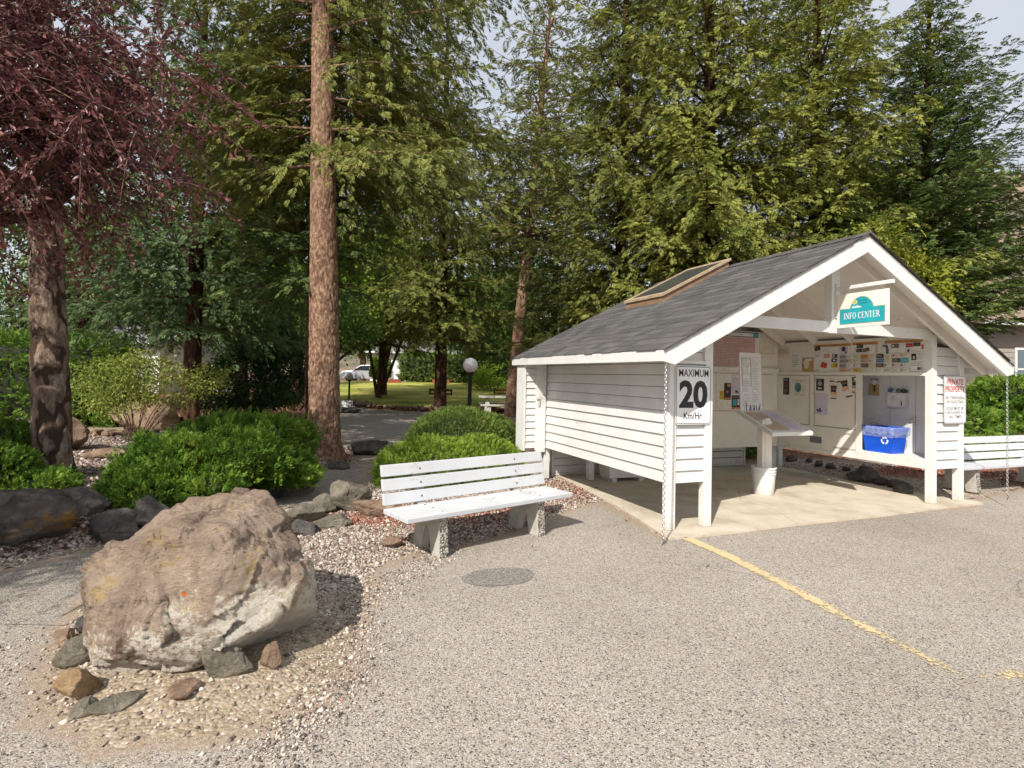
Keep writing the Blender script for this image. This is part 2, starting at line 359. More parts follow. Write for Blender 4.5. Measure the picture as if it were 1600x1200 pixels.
def asphalt(name, tint=1.0, warm=1.0):
    m, n = mat(name, rough=.9, spec=.25); co = n.coords()
    wv = n.new('Mix'); wv.data_type = 'VECTOR'; wv.inputs[0].default_value = .012
    nz_ = n.new('TexNoise'); nz_.inputs['Scale'].default_value = 60; n.link(co, nz_.inputs['Vector'])
    n.link(co, wv.inputs[4]); n.link(nz_.outputs['Color'], wv.inputs[5]); cw = wv.outputs[1]
    v1 = n.voro(cw, 150, 'Color'); s1 = n.new('SeparateColor'); n.link(v1, s1.inputs[0])
    d1 = n.voro(cw, 150, 'Distance')
    st = n.ramp(s1.outputs[0], [(0, g(.055)), (.07, g(.12)), (.14, (.295*tint, .258*tint, .216*tint, 1)), (.5, (.38*tint, .335*tint, .284*tint, 1)), (.8, (.46*tint, .41*tint, .355*tint, 1)), (.93, (.62, .58, .52, 1)), (1, (.34, .2, .13, 1))])
    fine = n.ramp(n.noise(co, 260, 3, .7), [(.3, g(.72)), (.7, g(1.2))])
    gap = n.ramp(d1, [(.45, g(1)), (.8, g(.62))])
    c = n.mix(1, n.mix(.85, st, fine, 'MULTIPLY'), gap, 'MULTIPLY')
    big = n.ramp(n.noise(co, .55, 7, .62), [(.3, (.84, .83, .81, 1)), (.55, g(1)), (.75, (1.08, 1.06, 1.02, 1))])
    c = n.mix(1, c, big, 'MULTIPLY')
    rust = n.ramp(n.noise(co, 1.7, 5, .7), [(.66, g(0)), (.8, g(.55))])
    c = n.mix(rust, c, n.mix(1, c, (1.1, .84, .62, 1), 'MULTIPLY'))
    cwp = n.new('Mix'); cwp.data_type = 'VECTOR'; cwp.inputs[0].default_value = .35; nz2_ = n.new('TexNoise'); nz2_.inputs['Scale'].default_value = 1.6; nz2_.inputs['Detail'].default_value = 6; n.link(co, nz2_.inputs['Vector']); n.link(co, cwp.inputs[4]); n.link(nz2_.outputs['Color'], cwp.inputs[5])
    ck = n.voro(cwp.outputs[1], .55, 'Distance', 'DISTANCE_TO_EDGE'); ckm = n.mix(1, n.ramp(ck, [(0, g(.75)), (.0035, g(0))]), n.ramp(n.noise(co, .9, 3), [(.5, g(0)), (.62, g(1))]), 'MULTIPLY')
    c = n.mix(ckm, c, (.10, .085, .07, 1))
    oil = n.ramp(n.math('MULTIPLY', n.noise(co, 1.15, 3, .5), n.noise(co, 7, 6, .7)), [(.37, g(0)), (.45, g(.42))]); c = n.mix(oil, c, n.mix(1, c, (.55, .53, .5, 1), 'MULTIPLY'))
    # earth blown over the ragged edge
    a = n.new('Attribute'); a.attribute_name = 'edge'; wob = n.noise(co, 6, 7, .7)
    e = n.ramp(n.math('SUBTRACT', a.outputs['Fac'], n.math('MULTIPLY', n.math('SUBTRACT', wob, .35), .42)), [(0.0, g(1)), (.11, g(0))])
    dirt = n.ramp(n.noise(co, 42, 8, .75), [(.25, srgb(108, 92, 78)), (.5, srgb(156, 138, 120)), (.75, srgb(200, 186, 168))])
    c = n.mix(e, c, dirt)
    n.base(c); n.bump(n.math('SUBTRACT', n.noise(co, 150, 4, .7), d1), .55, .006)
    return m
M['asphalt'] = asphalt('aggregate_asphalt', 1.12); M['path'] = asphalt('old_path_asphalt', .98)
sheet('parking_lot', LOT, .09, .0, M['asphalt'], -7.02, 8, 1.2, 9.4, None, ([-14, -12, -10, -9, -8], [9, 10, 12, 14, 18, 24, 32, 40], [-6, -3, -1, 0, .6, 1], [10, 11, 12, 13, 14, 16, 20]))
def pathz(x, y): return np.maximum(far_z(x, y), 0)
sheet('garden_path', PATH, .12, .004, M['path'], -5, 3, 3.2, 14, pathz, ([-14, -13, -12, -11, -10, -9, -8, -7, -6], [4, 5, 6, 7, 8, 9], [3], list(np.arange(14, 46, .5))))

# oily patch, drawn as a thin skin of old sealant
m, n = mat('old_sealant', (.2, .18, .16, 1), .85); co = n.coords(); v = n.voro(co, 100, 'Color'); s_ = n.new('SeparateColor'); n.link(v, s_.inputs[0])
n.base(n.ramp(s_.outputs[0], [(0, g(.08)), (.5, (.21, .185, .16, 1)), (1, (.31, .28, .245, 1))])); n.bump(n.noise(co, 150, 4), .4, .005)
pp = []
for k in range(48):
    a = 2*math.pi*k/48; u = .285*math.cos(a)*(1+.05*math.sin(3*a)); v = .19*math.sin(a)*(1+.06*math.cos(2*a+1))
    ca, sa = math.cos(.42), math.sin(.42); pp.append((-.06+u*ca-v*sa, 4.28+u*sa+v*ca, .004))
mb = MB(); mb.quad(pp); tag(mb.build('sealed_patch', m), kind='structure')

# yellow lines, worn through to the asphalt: ragged flakes of paint
def paint_mat(name, col, cover):
    m, n = mat(name, col, .7); co = n.coords()
    a = n.noise(co, 38, 7, .72); b = n.noise(co, 3.2, 4)
    c = n.ramp(n.noise(co, 120, 3), [(.3, tuple(x*.75 for x in col[:3])+(1,)), (.7, col)]); n.base(c)
    fade = n.new('Attribute'); fade.attribute_name = 'wear'
    t = n.math('ADD', n.math('ADD', a, n.math('MULTIPLY', b, .35)), fade.outputs['Fac'])
    al = n.ramp(t, [(cover, g(0)), (cover+.06, g(1))])
    n.link(al, n.n['Principled BSDF'].inputs['Alpha']); return m
M['yellow_paint'] = paint_mat('worn_yellow_paint', (.66, .52, .29, 1), .75)
def strip_line(name, pts, w, wear, zz=.005):
    V = []; F = []; A = []; L = len(pts)
    fine = []
    for i in range(L-1):
        for k in range(8):
            t = k/8; fine.append((pts[i][0]+(pts[i+1][0]-pts[i][0])*t, pts[i][1]+(pts[i+1][1]-pts[i][1])*t, wear[i]+(wear[i+1]-wear[i])*t))
    fine.append(pts[-1][:2]+(wear[-1],))
    for i, (x, y, wr) in enumerate(fine):
        x2, y2, _ = fine[min(i+1, len(fine)-1)]; x1, y1, _ = fine[max(i-1, 0)]
        d = math.hypot(x2-x1, y2-y1); nx, ny = -(y2-y1)/d*w/2, (x2-x1)/d*w/2
        V += [(x+nx, y+ny, zz), (x, y, zz), (x-nx, y-ny, zz)]; A += [wr-.12, wr+.05, wr-.12]
        if i: F += [(3*i-3, 3*i-2, 3*i+1, 3*i), (3*i-2, 3*i-1, 3*i+2, 3*i+1)]
    return tag(mesh_obj(name, V, F, M['yellow_paint'], None, None, False, {'wear': A}), kind='structure')
strip_line('painted_line', [(1.72, 5.46), (1.96, 4.81), (2.12, 4.15), (2.26, 3.55), (2.34, 3.26), (2.42, 2.95)], .125, [.30, .23, .18, .14, .12, -.02])
strip_line('painted_line', [(5.55, 6.98), (5.95, 6.88)], .06, [.1, .0])
strip_line('painted_marking', [(3.95, 4.62), (4.4, 4.75), (5.2, 5.0)], .16, [-.02, .03, -.0])
strip_line('painted_marking', [(3.7, 4.12), (4.1, 4.3), (4.6, 4.5)], .2, [-.04, .02, -.02])
strip_line('painted_marking', [(2.5, 2.98), (2.72, 3.0), (3.1, 3.1), (3.5, 3.22)], .16, [.0, .08, .02, -.02])

# lawn
m, n = mat('dry_grass', rough=.9, spec=.1); co = n.coords()
c = n.ramp(n.noise(co, .55, 5, .6), [(.35, srgb(112, 128, 52)), (.5, srgb(160, 160, 78)), (.68, srgb(196, 178, 108))])
c = n.mix(.6, c, n.ramp(n.noise(co, 26, 5, .7), [(.3, g(.55)), (.7, g(1.3))]), 'MULTIPLY'); n.base(c); n.bump(n.noise(co, 60, 4), .8, .03)
sheet('lawn', LAWN, .3, .02, m, -13.2, 16.2, 22.6, 45.3, lambda x, y: far_z(x, y)+.14)
# concrete pad of the kiosk
m, n = mat('pad_concrete', rough=.85, spec=.2); co = n.coords()
c = n.ramp(n.noise(co, 2.2, 8, .65), [(.28, srgb(164, 152, 134)), (.5, srgb(194, 183, 164)), (.75, srgb(208, 199, 182))])
c = n.mix(.5, c, n.ramp(n.noise(co, 90, 4, .7), [(.3, g(.8)), (.7, g(1.1))]), 'MULTIPLY')
crk = n.voro(n.coords((.5, .5, .5)), 1.3, 'Distance', 'DISTANCE_TO_EDGE')
c = n.mix(n.ramp(crk, [(0, g(.35)), (.004, g(0))]), c, srgb(120, 100, 80)); n.base(c); n.bump(n.noise(co, 120, 5), .25, .004); M['concrete'] = m
pts = [(-.16, -.22), (.6, -.235), (1.6, -.2), (2.8, -.21), (3.9, -.17), (4.9, -.15), (4.98, .0), (4.72, .25), (4.66, 1.2), (4.7, 3.2), (.34, 3.3), (.26, 2.4), (.13, 1.2), (-.02, .4)]
mb = MB(); mb.prism(pts, lambda a, b, t: K(a, b, t), .018, -.1); tag(mb.build('concrete_pad', m), kind='structure')
# ------------------------------------------------------------------ information kiosk (local a = along the front, b = back, z = up)
kio = empty('info_kiosk', 'white sided open kiosk with dark shingle gable roof on concrete pad', 'kiosk', tuple(KO), KYAW)
APX, EZ, OV, AL, AR, BF, BB = 2.335, 1.815, .37, -.37, 5.04, -.40, 3.30
SL = (3.2-EZ)/(APX-AL)
PW = .092; PBACK = 2.91
def roof_z(a): return EZ+SL*((a-AL) if a < APX else (AR-a))
def post(a, b, z1, z0=.02, w=PW):
    mb = MB().box(a, a+w, b, b+w, z0, z1); return mb.build('post', M['white'], kio, bevel=.004)
A2, A3, A4 = .46, 4.11, 4.67
post(0, 0, roof_z(.0)-.05); post(A2-.0, 0, roof_z(A2)-.06); post(A3, 0, roof_z(A3+.09)-.05); post(A4, 0, roof_z(A4+.09)-.05)
post(.0, PBACK, 1.72); post(.60, 2.62, 2.1); post(4.13, 2.55, 2.0); post(4.67, PBACK, 1.75)
LAPS = []
def lap(mb, fn, u0, u1, z0, z1, exp=.122, out=.02):
    """lapped courses; fn(u, t, z) with t outwards"""
    b_ = MB().hexa([fn(u0, -.03, z0), fn(u1, -.03, z0), fn(u1, -.0125, z0), fn(u0, -.0125, z0), fn(u0, -.03, z1), fn(u1, -.03, z1), fn(u1, -.0125, z1), fn(u0, -.0125, z1)]); b_.build('shade_line_sheet', M['dark_wood'], kio)  # dark sheet behind the courses, its colour standing in for shade in the slits
    z = z0
    while z < z1-.01:
        zt = min(z+exp-.006, z1)
        P = [fn(u0, -.012, z), fn(u1, -.012, z), fn(u1, out, z), fn(u0, out, z), fn(u0, -.012, zt), fn(u1, -.012, zt), fn(u1, .002, zt), fn(u0, .002, zt)]
        mb.hexa(P); z += exp
    return mb
WB = .485
sid = MB(); lap(sid, lambda u, t, z: (-.004-t+.03, u, z), PW, PBACK, WB, 1.74); sid.build('side_wall', M['siding'], kio)
sid = MB(); lap(sid, lambda u, t, z: (u, .035-t, z), PW, A2, WB, 1.98); sid.build('front_wing', M['siding'], kio)
sid = MB(); lap(sid, lambda u, t, z: (u, .035-t, z), A3+PW, A4, WB-.03, 2.05); sid.build('front_wing', M['siding'], kio)
sid = MB(); lap(sid, lambda u, t, z: (A4+.06+t, u, z), PW, PBACK, WB, 1.74); sid.build('side_wall', M['siding'], kio)
# trim of the front wings and the moulding around the niche
for q in ((PW, A2, .0, .03, 1.70, 1.735), (A2-.022, A2-.002, -.006, .03, 1.74, 1.98), (A4-.02, A4, -.006, .03, 1.7, 2.0)): MB().box(*q).build('trim', M['white'], kio)
# locker in the back left corner with its door
sid = MB(); lap(sid, lambda u, t, z: (u, PBACK-.0-t, z), -.33, -.165, WB, 1.74, .098); sid.build('locker_wall', M['siding'], kio)
for q in ((-.36, -.33, PBACK-.03, PBACK+.25, .45, 1.74), (-.165, -.15, PBACK-.03, PBACK+.2, .45, 1.74)): MB().box(*q).build('trim', M['white'], kio)
dr = MB().box(-.15, -.005, PBACK-.035, PBACK+.0, .42, 1.74).build('locker_door', M['white'], kio, bevel=.003)
h = MB(); h.box(-.155, -.10, PBACK-.05, PBACK-.036, 1.195, 1.21); h.tube([(-.125, PBACK-.055, 1.2), (-.115, PBACK-.06, 1.17), (-.14, PBACK-.06, 1.11)], .007, 6); h.build('latch', M['steel'], dr)
for zz in (1.6, 1.43, .78, .58): MB().box(-.06, -.01, PBACK-.038, PBACK-.034, zz, zz+.012).build('hinge', M['white'], dr)
MB().box(-.33, 0.0, PBACK+.03, PBACK+.05, .45, 1.74).build('locker_back', M['siding'], kio)

# tie beams and king post
def beamab(name, a0, a1, b0, b1, z0, z1, mt='white', **k): return MB().box(a0, a1, b0, b1, z0, z1).build(name, M[mt], kio, bevel=.004, **k)
beamab('tie_beam', A2+PW, A3, .003, .042, 2.125, 2.255); beamab('tie_beam', 1.2, 3.5, 2.62, 2.66, 2.30, 2.42, 'soffit')
beamab('king_post', 2.245, 2.375, -.035, .055, 2.115, 2.98)
beamab('lookout_beam', A4+PW, AR-.015, .0, .04, 1.79, 1.945); beamab('lookout_beam', AL+.015, -.0, .0, .04, 1.73, 1.82)
beamab('lookout_beam', A4+PW, AR-.03, 2.9, 2.94, 1.75, 1.84); 
beamab('wall_plate', .0, PW, PW, PBACK, 1.74, 1.86, 'soffit'); beamab('wall_plate', A4, A4+PW, PW, PBACK, 1.74, 1.86, 'soffit')
beamab('wall_plate', A3+.01, A3+.05, PW, 2.55, 2.12, 2.19, 'soffit')
# roof deck, underside boards and shingles
def rp(a, b, off):  # point on the roof plane raised by off
    return (a, b, roof_z(a)+off)
for side in (0, 1):
    e, r = (AL, APX) if side == 0 else (AR, APX)
    mb = MB(); mb.hexa([rp(e, BF, -.035), rp(r, BF, -.035), rp(r, BB, -.035), rp(e, BB, -.035), rp(e, BF, -.008), rp(r, BF, -.008), rp(r, BB, -.008), rp(e, BB, -.008)] if side == 0 else
                       [rp(r, BF, -.035), rp(e, BF, -.035), rp(e, BB, -.035), rp(r, BB, -.035), rp(r, BF, -.008), rp(e, BF, -.008), rp(e, BB, -.008), rp(r, BB, -.008)])
    mb.build('roof_deck', M['soffit'], kio)
    rf = MB()
    for b in np.arange(BF+.3, BB-.05, .61):
        P = []
        for zz in (-.145, -.037):
            P += [rp(e+(.04 if side == 0 else -.04), b-.02, zz), rp(r, b-.02, zz), rp(r, b+.02, zz), rp(e+(.04 if side == 0 else -.04), b+.02, zz)]
        rf.hexa(P)
    rf.build('rafters', M['soffit'], kio)
MB().box(APX-.02, APX+.02, BF+.045, BB-.02, 2.98, 3.155).build('ridge_board', M['soffit'], kio)
# asphalt shingles: real overlapping rows of tabs
m, n = mat('asphalt_shingle', rough=.9, spec=.2); co = n.coords()
at = n.new('Attribute'); at.attribute_name = 'tone'
c = n.ramp(at.outputs['Fac'], [(0, srgb(78, 77, 77)), (.35, srgb(85, 83, 82)), (.7, srgb(91, 89, 87)), (1, srgb(99, 97, 94))])
c = n.mix(.8, c, n.ramp(n.noise(co, 160, 4, .8), [(.3, g(.55)), (.7, g(1.4))]), 'MULTIPLY')
c = n.mix(.45, c, n.ramp(n.noise(co, 1.3, 6), [(.3, g(.75)), (.7, g(1.15))]), 'MULTIPLY'); n.base(c); n.bump(n.noise(co, 220, 3), .5, .004); M['shingle'] = m
rnd = random.Random(5); V = []; F = []; T = []
for side in (0, 1):
    wslope = (APX-AL)/math.cos(math.atan(SL)); rows = 21; ex = wslope/rows; ca = math.cos(math.atan(SL))
    for i in range(rows):
        s0 = i*ex-(.025 if i == 0 else .02); s1 = (i+1)*ex+.005
        if i == rows-1: s1 = rows*ex
        b = BF-.03-rnd.random()*.25
        while b < BB+.02:
            w = .16+rnd.random()*.17; b0, b1 = max(b, BF-.03), min(b+w-.004, BB+.02); b += w
            if b1-b0 < .02: continue
            s0b = s0+rnd.uniform(-.006, .006); tone = rnd.random(); up = .008+rnd.random()*.005; k = len(V)
            for bb in (b0, b1):
                for (s, zt) in ((s0b, up), (s1, .0035)):
                    a = (AL+s*ca) if side == 0 else (AR-s*ca)
                    V.append((a, bb, (EZ+SL*s*ca)+zt)); T.append(tone)
            for bb in (b0, b1):
                a = (AL+s0b*ca) if side == 0 else (AR-s0b*ca); V.append((a, bb, (EZ+SL*s0b*ca)-.004)); T.append(tone)
            q = [(k, k+1, k+3, k+2), (k+4, k, k+2, k+5)]
            if side == 1: q = [t[::-1] for t in q]
            F += [t[::-1] for t in q]
k = len(V)   # ridge caps
b = BF-.03
while b < BB:
    tone = rnd.random(); b1 = b+.17; k = len(V)
    for bb, u in ((b, .022), (b1, .012)):
        for a in (APX-.13, APX, APX+.13): V.append((a, bb, roof_z(a)+u+(.003 if a == APX else 0))); T.append(tone)
    for a in (APX-.13, APX, APX+.13): V.append((a, b, roof_z(a)+.002)); T.append(tone)
    F += [(k, k+1, k+4, k+3), (k+1, k+2, k+5, k+4), (k+6, k+7, k+1, k), (k+7, k+8, k+2, k+1)]; b += .14
shg = mesh_obj('shingle_roof', V, F, M['shingle'], kio, None, False, {'tone': T})
# rake boards and eave fascias
for (b0, b1) in ((BF-.0, BF+.04), (BB-.04, BB)):
    for side in (0, 1):
        e = AL if side == 0 else AR; P = []
        sgn = 1 if side == 0 else -1
        pts = [(e, roof_z(e)-.115), (e+sgn*.12, roof_z(e)-.14), (APX, 3.2-.205), (APX, 3.2-.008), (e, roof_z(e)-.008)]
        mb = MB(); mb.prism(pts if side == 0 else pts[::-1], lambda a, z, t: (a, t, z), b1, b0); mb.build('rake_board', M['white'], kio)
beamab('eave_fascia', AL-.022, AL-.001, BF+.0, BB, 1.70, 1.803); beamab('eave_fascia', AR+.001, AR+.022, BF+.0, BB, 1.70, 1.803)
# gable infill at the back
mb = MB(); mb.prism([(.1, 1.75), (4.6, 1.75), (4.6, roof_z(4.6)-.04), (APX, 3.14), (.1, roof_z(.1)-.04)], lambda a, z, t: (a, t, z), 2.78, 2.74); mb.build('back_gable', M['soffit'], kio)
# skylight
sk0, sk1, sb0, sb1 = 1.13, 2.27, 1.63, 2.52
M['tan'] = vmat('tan_metal', srgb(172, 150, 122), .15, 12, .5)
mb = MB(); mb.hexa([rp(sk0, sb0, .005), rp(sk1, sb0, .005), rp(sk1, sb1, .005), rp(sk0, sb1, .005), rp(sk0, sb0, .105), rp(sk1, sb0, .105), rp(sk1, sb1, .105), rp(sk0, sb1, .105)]); sk = mb.build('skylight', vmat('skylight_curb', srgb(140, 112, 88), .15, 12, .6), kio)
mb = MB()
for (u0, u1, v0, v1) in ((sk0-.02, sk1+.02, sb0-.025, sb0+.035), (sk0-.02, sk1+.02, sb1-.035, sb1+.025), (sk0-.02, sk0+.04, sb0+.035, sb1-.035), (sk1-.04, sk1+.02, sb0+.035, sb1-.035)):
    mb.hexa([rp(u0, v0, .095), rp(u1, v0, .095), rp(u1, v1, .095), rp(u0, v1, .095), rp(u0, v0, .130), rp(u1, v0, .130), rp(u1, v1, .130), rp(u0, v1, .130)])
mb.build('frame', M['tan'], sk)
MB().hexa([rp(sk0+.04, sb0+.035, .108), rp(sk1-.04, sb0+.035, .108), rp(sk1-.04, sb1-.035, .108), rp(sk0+.04, sb1-.035, .108), rp(sk0+.04, sb0+.035, .122), rp(sk1-.04, sb0+.035, .122), rp(sk1-.04, sb1-.035, .122), rp(sk0+.04, sb1-.035, .122)]).build('pane', mat('smoked_glass', (.05, .05, .055, 1), .25, 0, .5)[0], sk)

# right inner wall (plane a = A3) with ledge, framed boards, niche
WR = A3+.004
MB().box(WR+.0, WR+.03, 1.00, 2.60, .47, 1.70).box(WR, WR+.03, .09, 2.60, 1.70, 2.13).build('inner_wall', M['board'], kio)
mb = MB(); mb.box(WR-.022, WR+.0, 1.0, 2.56, .455, .50); mb.box(WR-.022, WR, .09, 2.56, 1.66, 1.705); mb.box(WR-.018, WR, .94, 1.03, .50, 1.66); mb.box(WR-.014, WR, 1.74, 1.80, .86, 1.66); mb.box(WR-.014, WR, 1.03, 2.5, .80, .86); mb.box(WR-.012, WR, 2.47, 2.53, .5, 1.66)
mb.build('board_trim', M['board'], kio)
M['dark_line'] = vmat('dark_moulding', (.30, .26, .22, 1), .2, 10, .7)  # dark colour of the thin board mouldings and panel seams
mb = MB()
for (b0, b1) in ((1.045, 1.73), (1.81, 2.46)):
    for (x0, x1, z0, z1) in ((b0, b1, .865, .872), (b0, b1, 1.648, 1.655), (b0, b0+.007, .872, 1.648), (b1-.007, b1, .872, 1.648)): mb.box(WR-.006, WR-.0005, x0, x1, z0, z1)
mb.build('board_moulding', M['dark_line'], kio)
mb = MB(); mb.box(WR-.004, WR-.001, .72, 1.10, 2.10, 2.135); mb.build('cardboard_strip', vmat('cardboard', srgb(170, 120, 66), .15, 10, .8), kio)
M['cardb'] = vmat('cardboard_b', srgb(176, 128, 74), .15, 10, .8)
MB().box(WR-.005, WR-.001, .12, .62, 2.105, 2.14).build('cardboard_strip', M['cardb'], kio); MB().box(WR-.005, WR-.001, 1.12, 1.74, 2.095, 2.13).build('cardboard_strip', M['cardb'], kio)
# vent near the bottom of the wall
mb = MB(); z0, z1, b0, b1 = .60, .70, 1.60, 1.80
for k in range(7): mb.box(WR-.008, WR-.002, b0+.01, b1-.01, z0+.008+k*.0125, z0+.014+k*.0125)
v_ = MB().box(WR-.004, WR-.001, b0, b1, z0, z1).build('vent', M['ink_grey'], kio); mb.build('vent_slats', M['steel'], v_)
# niche with shelf: open towards the kiosk
NB = A4-.05
mb = MB(); mb.box(NB, NB+.02, PW, 1.42, .58, 1.70); mb.build('niche_back', M['plastic_white'], kio)
mb = MB(); mb.box(WR+.02, NB, 1.40, 1.42, .58, 1.70); mb.box(WR+.02, NB, PW-.0, PW+.015, .58, 1.70); mb.box(WR+.03, NB, PW+.015, 1.40, 1.68, 1.70); mb.build('niche_side', M['plastic_white'], kio)
mb = MB(); mb.box(WR-.0, NB, PW+.015, 1.40, .555, .58); mb.build('shelf', M['soffit'], kio)
MB().box(WR-.03, WR-.003, PW, .998, .455, .585).build('shelf_lip', M['white'], kio, bevel=.003)
mb = MB()
for b in (.52, .88): mb.box(NB-.002, NB-.0002, b, b+.005, .58, 1.68)
mb.build('panel_seam', M['dark_line'], kio)
# back wall boards (plane b = 2.44)
BW = 2.44
MB().box(.85, 4.11, BW, BW+.03, .46, 2.36).build('back_board', M['board'], kio)
mb = MB(); mb.box(.6, 4.09, BW-.05, BW, 1.70, 1.76); mb.box(.6, 4.09, BW-.015, BW, .46, .50); mb.box(.6, 4.09, BW-.012, BW, 1.0, 1.05); mb.box(2.8, 2.86, BW-.01, BW, 1.05, 1.66); mb.build('board_trim', M['board'], kio)
mb = MB(); mb.box(.9, 4.0, BW-.013, BW-.011, 1.05, 1.056).box(.9, 4.0, BW-.008, BW-.001, 1.655, 1.662); mb.build('board_moulding', M['dark_line'], kio)
# ------------------------------------------------------------------ things on and in the kiosk
def kthing(name, label, cat, loc, rz=0, group=None):
    return empty(name, label, cat, K(*loc), KYAW+rz, group)
def rrect(x0, x1, z0, z1, r, n=5):
    P = []
    for cx, cz, a0 in ((x1-r, z1-r, 0), (x0+r, z1-r, 90), (x0+r, z0+r, 180), (x1-r, z0+r, 270)):
        for k in range(n+1):
            a = rad(a0+90*k/n); P.append((cx+r*math.cos(a), cz+r*math.sin(a)))
    return P
def frame_ring(mb, x0, x1, z0, z1, r, w, fn, t, m=0):
    a = rrect(x0, x1, z0, z1, r); b = rrect(x0+w, x1-w, z0+w, z1-w, max(r-w, .002))
    for k in range(len(a)):
        j = (k+1) % len(a); mb.quad([fn(*a[k], t), fn(*a[j], t), fn(*b[j], t), fn(*b[k], t)], m)
def flat(x, z, t): return (x, -t, z)
# speed sign
s = kthing('speed_sign', 'white rounded MAXIMUM 20 Km/Hr speed sign on the left front wing', 'sign', (.065, -.012, 1.08))
w, h = .455, .60
mb = MB(); mb.prism(rrect(0, w, 0, h, .035), flat, -.004, .0); pl = mb.build('plate', M['sign'], s)
mb = MB(); frame_ring(mb, .008, w-.008, .008, h-.008, .03, .006, flat, .0012); mb.build('border', M['ink'], s); mb = MB()
f2 = lambda u, v: (u, -.0012, v)
add_text(mb, 'MAXIMUM', f2, .04, .415, .488, .565, .006)
add_text(mb, '20', f2, .045, .405, .165, .452, .04)
add_text(mb, 'Km/Hr', f2, .105, .335, .055, .125, .012)
mb.build('lettering', M['ink'], s)
# private property sign
s = kthing('private_property_sign', 'white PRIVATE PROPERTY sign in red and grey letters on the right front wing', 'sign', (4.325, -.012, 1.045))
w, h = .455, .625
mb = MB(); mb.prism(rrect(0, w, 0, h, .04), flat, -.004, .0); mb.build('plate', M['sign'], s)
mb = MB(); add_text(mb, 'PRIVATE', f2, .06, .395, .505, .58, .02); add_text(mb, 'PROPERTY', f2, .025, .43, .41, .49, .02); mb.build('lettering', M['red_ink'], s)
mb = MB(); frame_ring(mb, .006, w-.006, .006, h-.006, .036, .005, flat, .0012); mb.build('border', M['ink_grey'], s); mb = MB()
for t, a, b, z in (('NO TRESPASSING', .03, .425, .315), ('NO SOLICITING', .055, .40, .262), ('DOGS MUST BE', .05, .405, .178), ('ON A LEASH AT', .045, .41, .125), ('ALL TIMES', .10, .36, .068)): add_text(mb, t, f2, a, b, z, z+.04, .006)
mb.build('lettering', M['ink_grey'], s)

# hanging INFO CENTER sign: board lies in the plane a = APX, facing left (-a)
s = kthing('info_center_sign', 'cream hanging INFO CENTER sign with teal panel under a white arm in the gable', 'sign', (2.31, -.04, 2.17))
# local: x = a, y = b (towards the back), z up; the sign runs from y = 0 to y = -.62
mb = MB(); mb.box(-.018, .018, -.66, .0, .435, .475); arm = mb.build('arm', M['white'], s, bevel=.003)
mb = MB(); mb.box(-.02, .02, -.008, .0, .12, .52); mb.build('bracket', M['white'], s)
bd = MB().box(-.012, .012, -.61, -.02, .0, .385).build('board', M['cream'], s, bevel=.003)
for yy in (-.13, -.47):
    hk = MB(); hk.tube([(0, yy, .385), (0, yy, .40), (.012, yy, .41), (0, yy, .42), (0, yy, .437)], .004, 6); hk.build('hook', M['steel'], s)
# u runs from the back edge (left in view) towards the viewer
def fs(t): return lambda u, v: (-.012-t, -.02-u, v)
def panel_outline(i=0):
    P = [(.03+i, .035+i), (.56-i, .035+i), (.56-i, .215-i), (.43-i*.4, .215-i)]
    cx = .295; 
    for k in range(0, 13):
        a = rad(18+144*k/12); P.append((cx+(.145-i)*math.cos(a), .175+(.165-i)*math.sin(a)))
    P += [(.16+i*.4, .215-i), (.03+i, .215-i)]
    return P
mb = MB(); f_ = fs(.001); mb.quad([f_(*p) for p in panel_outline()]); mb.build('panel_border', M['gold'], bd)
mb = MB(); f_ = fs(.002); mb.quad([f_(*p) for p in panel_outline(.007)]); mb.build('panel', M['teal'], bd)
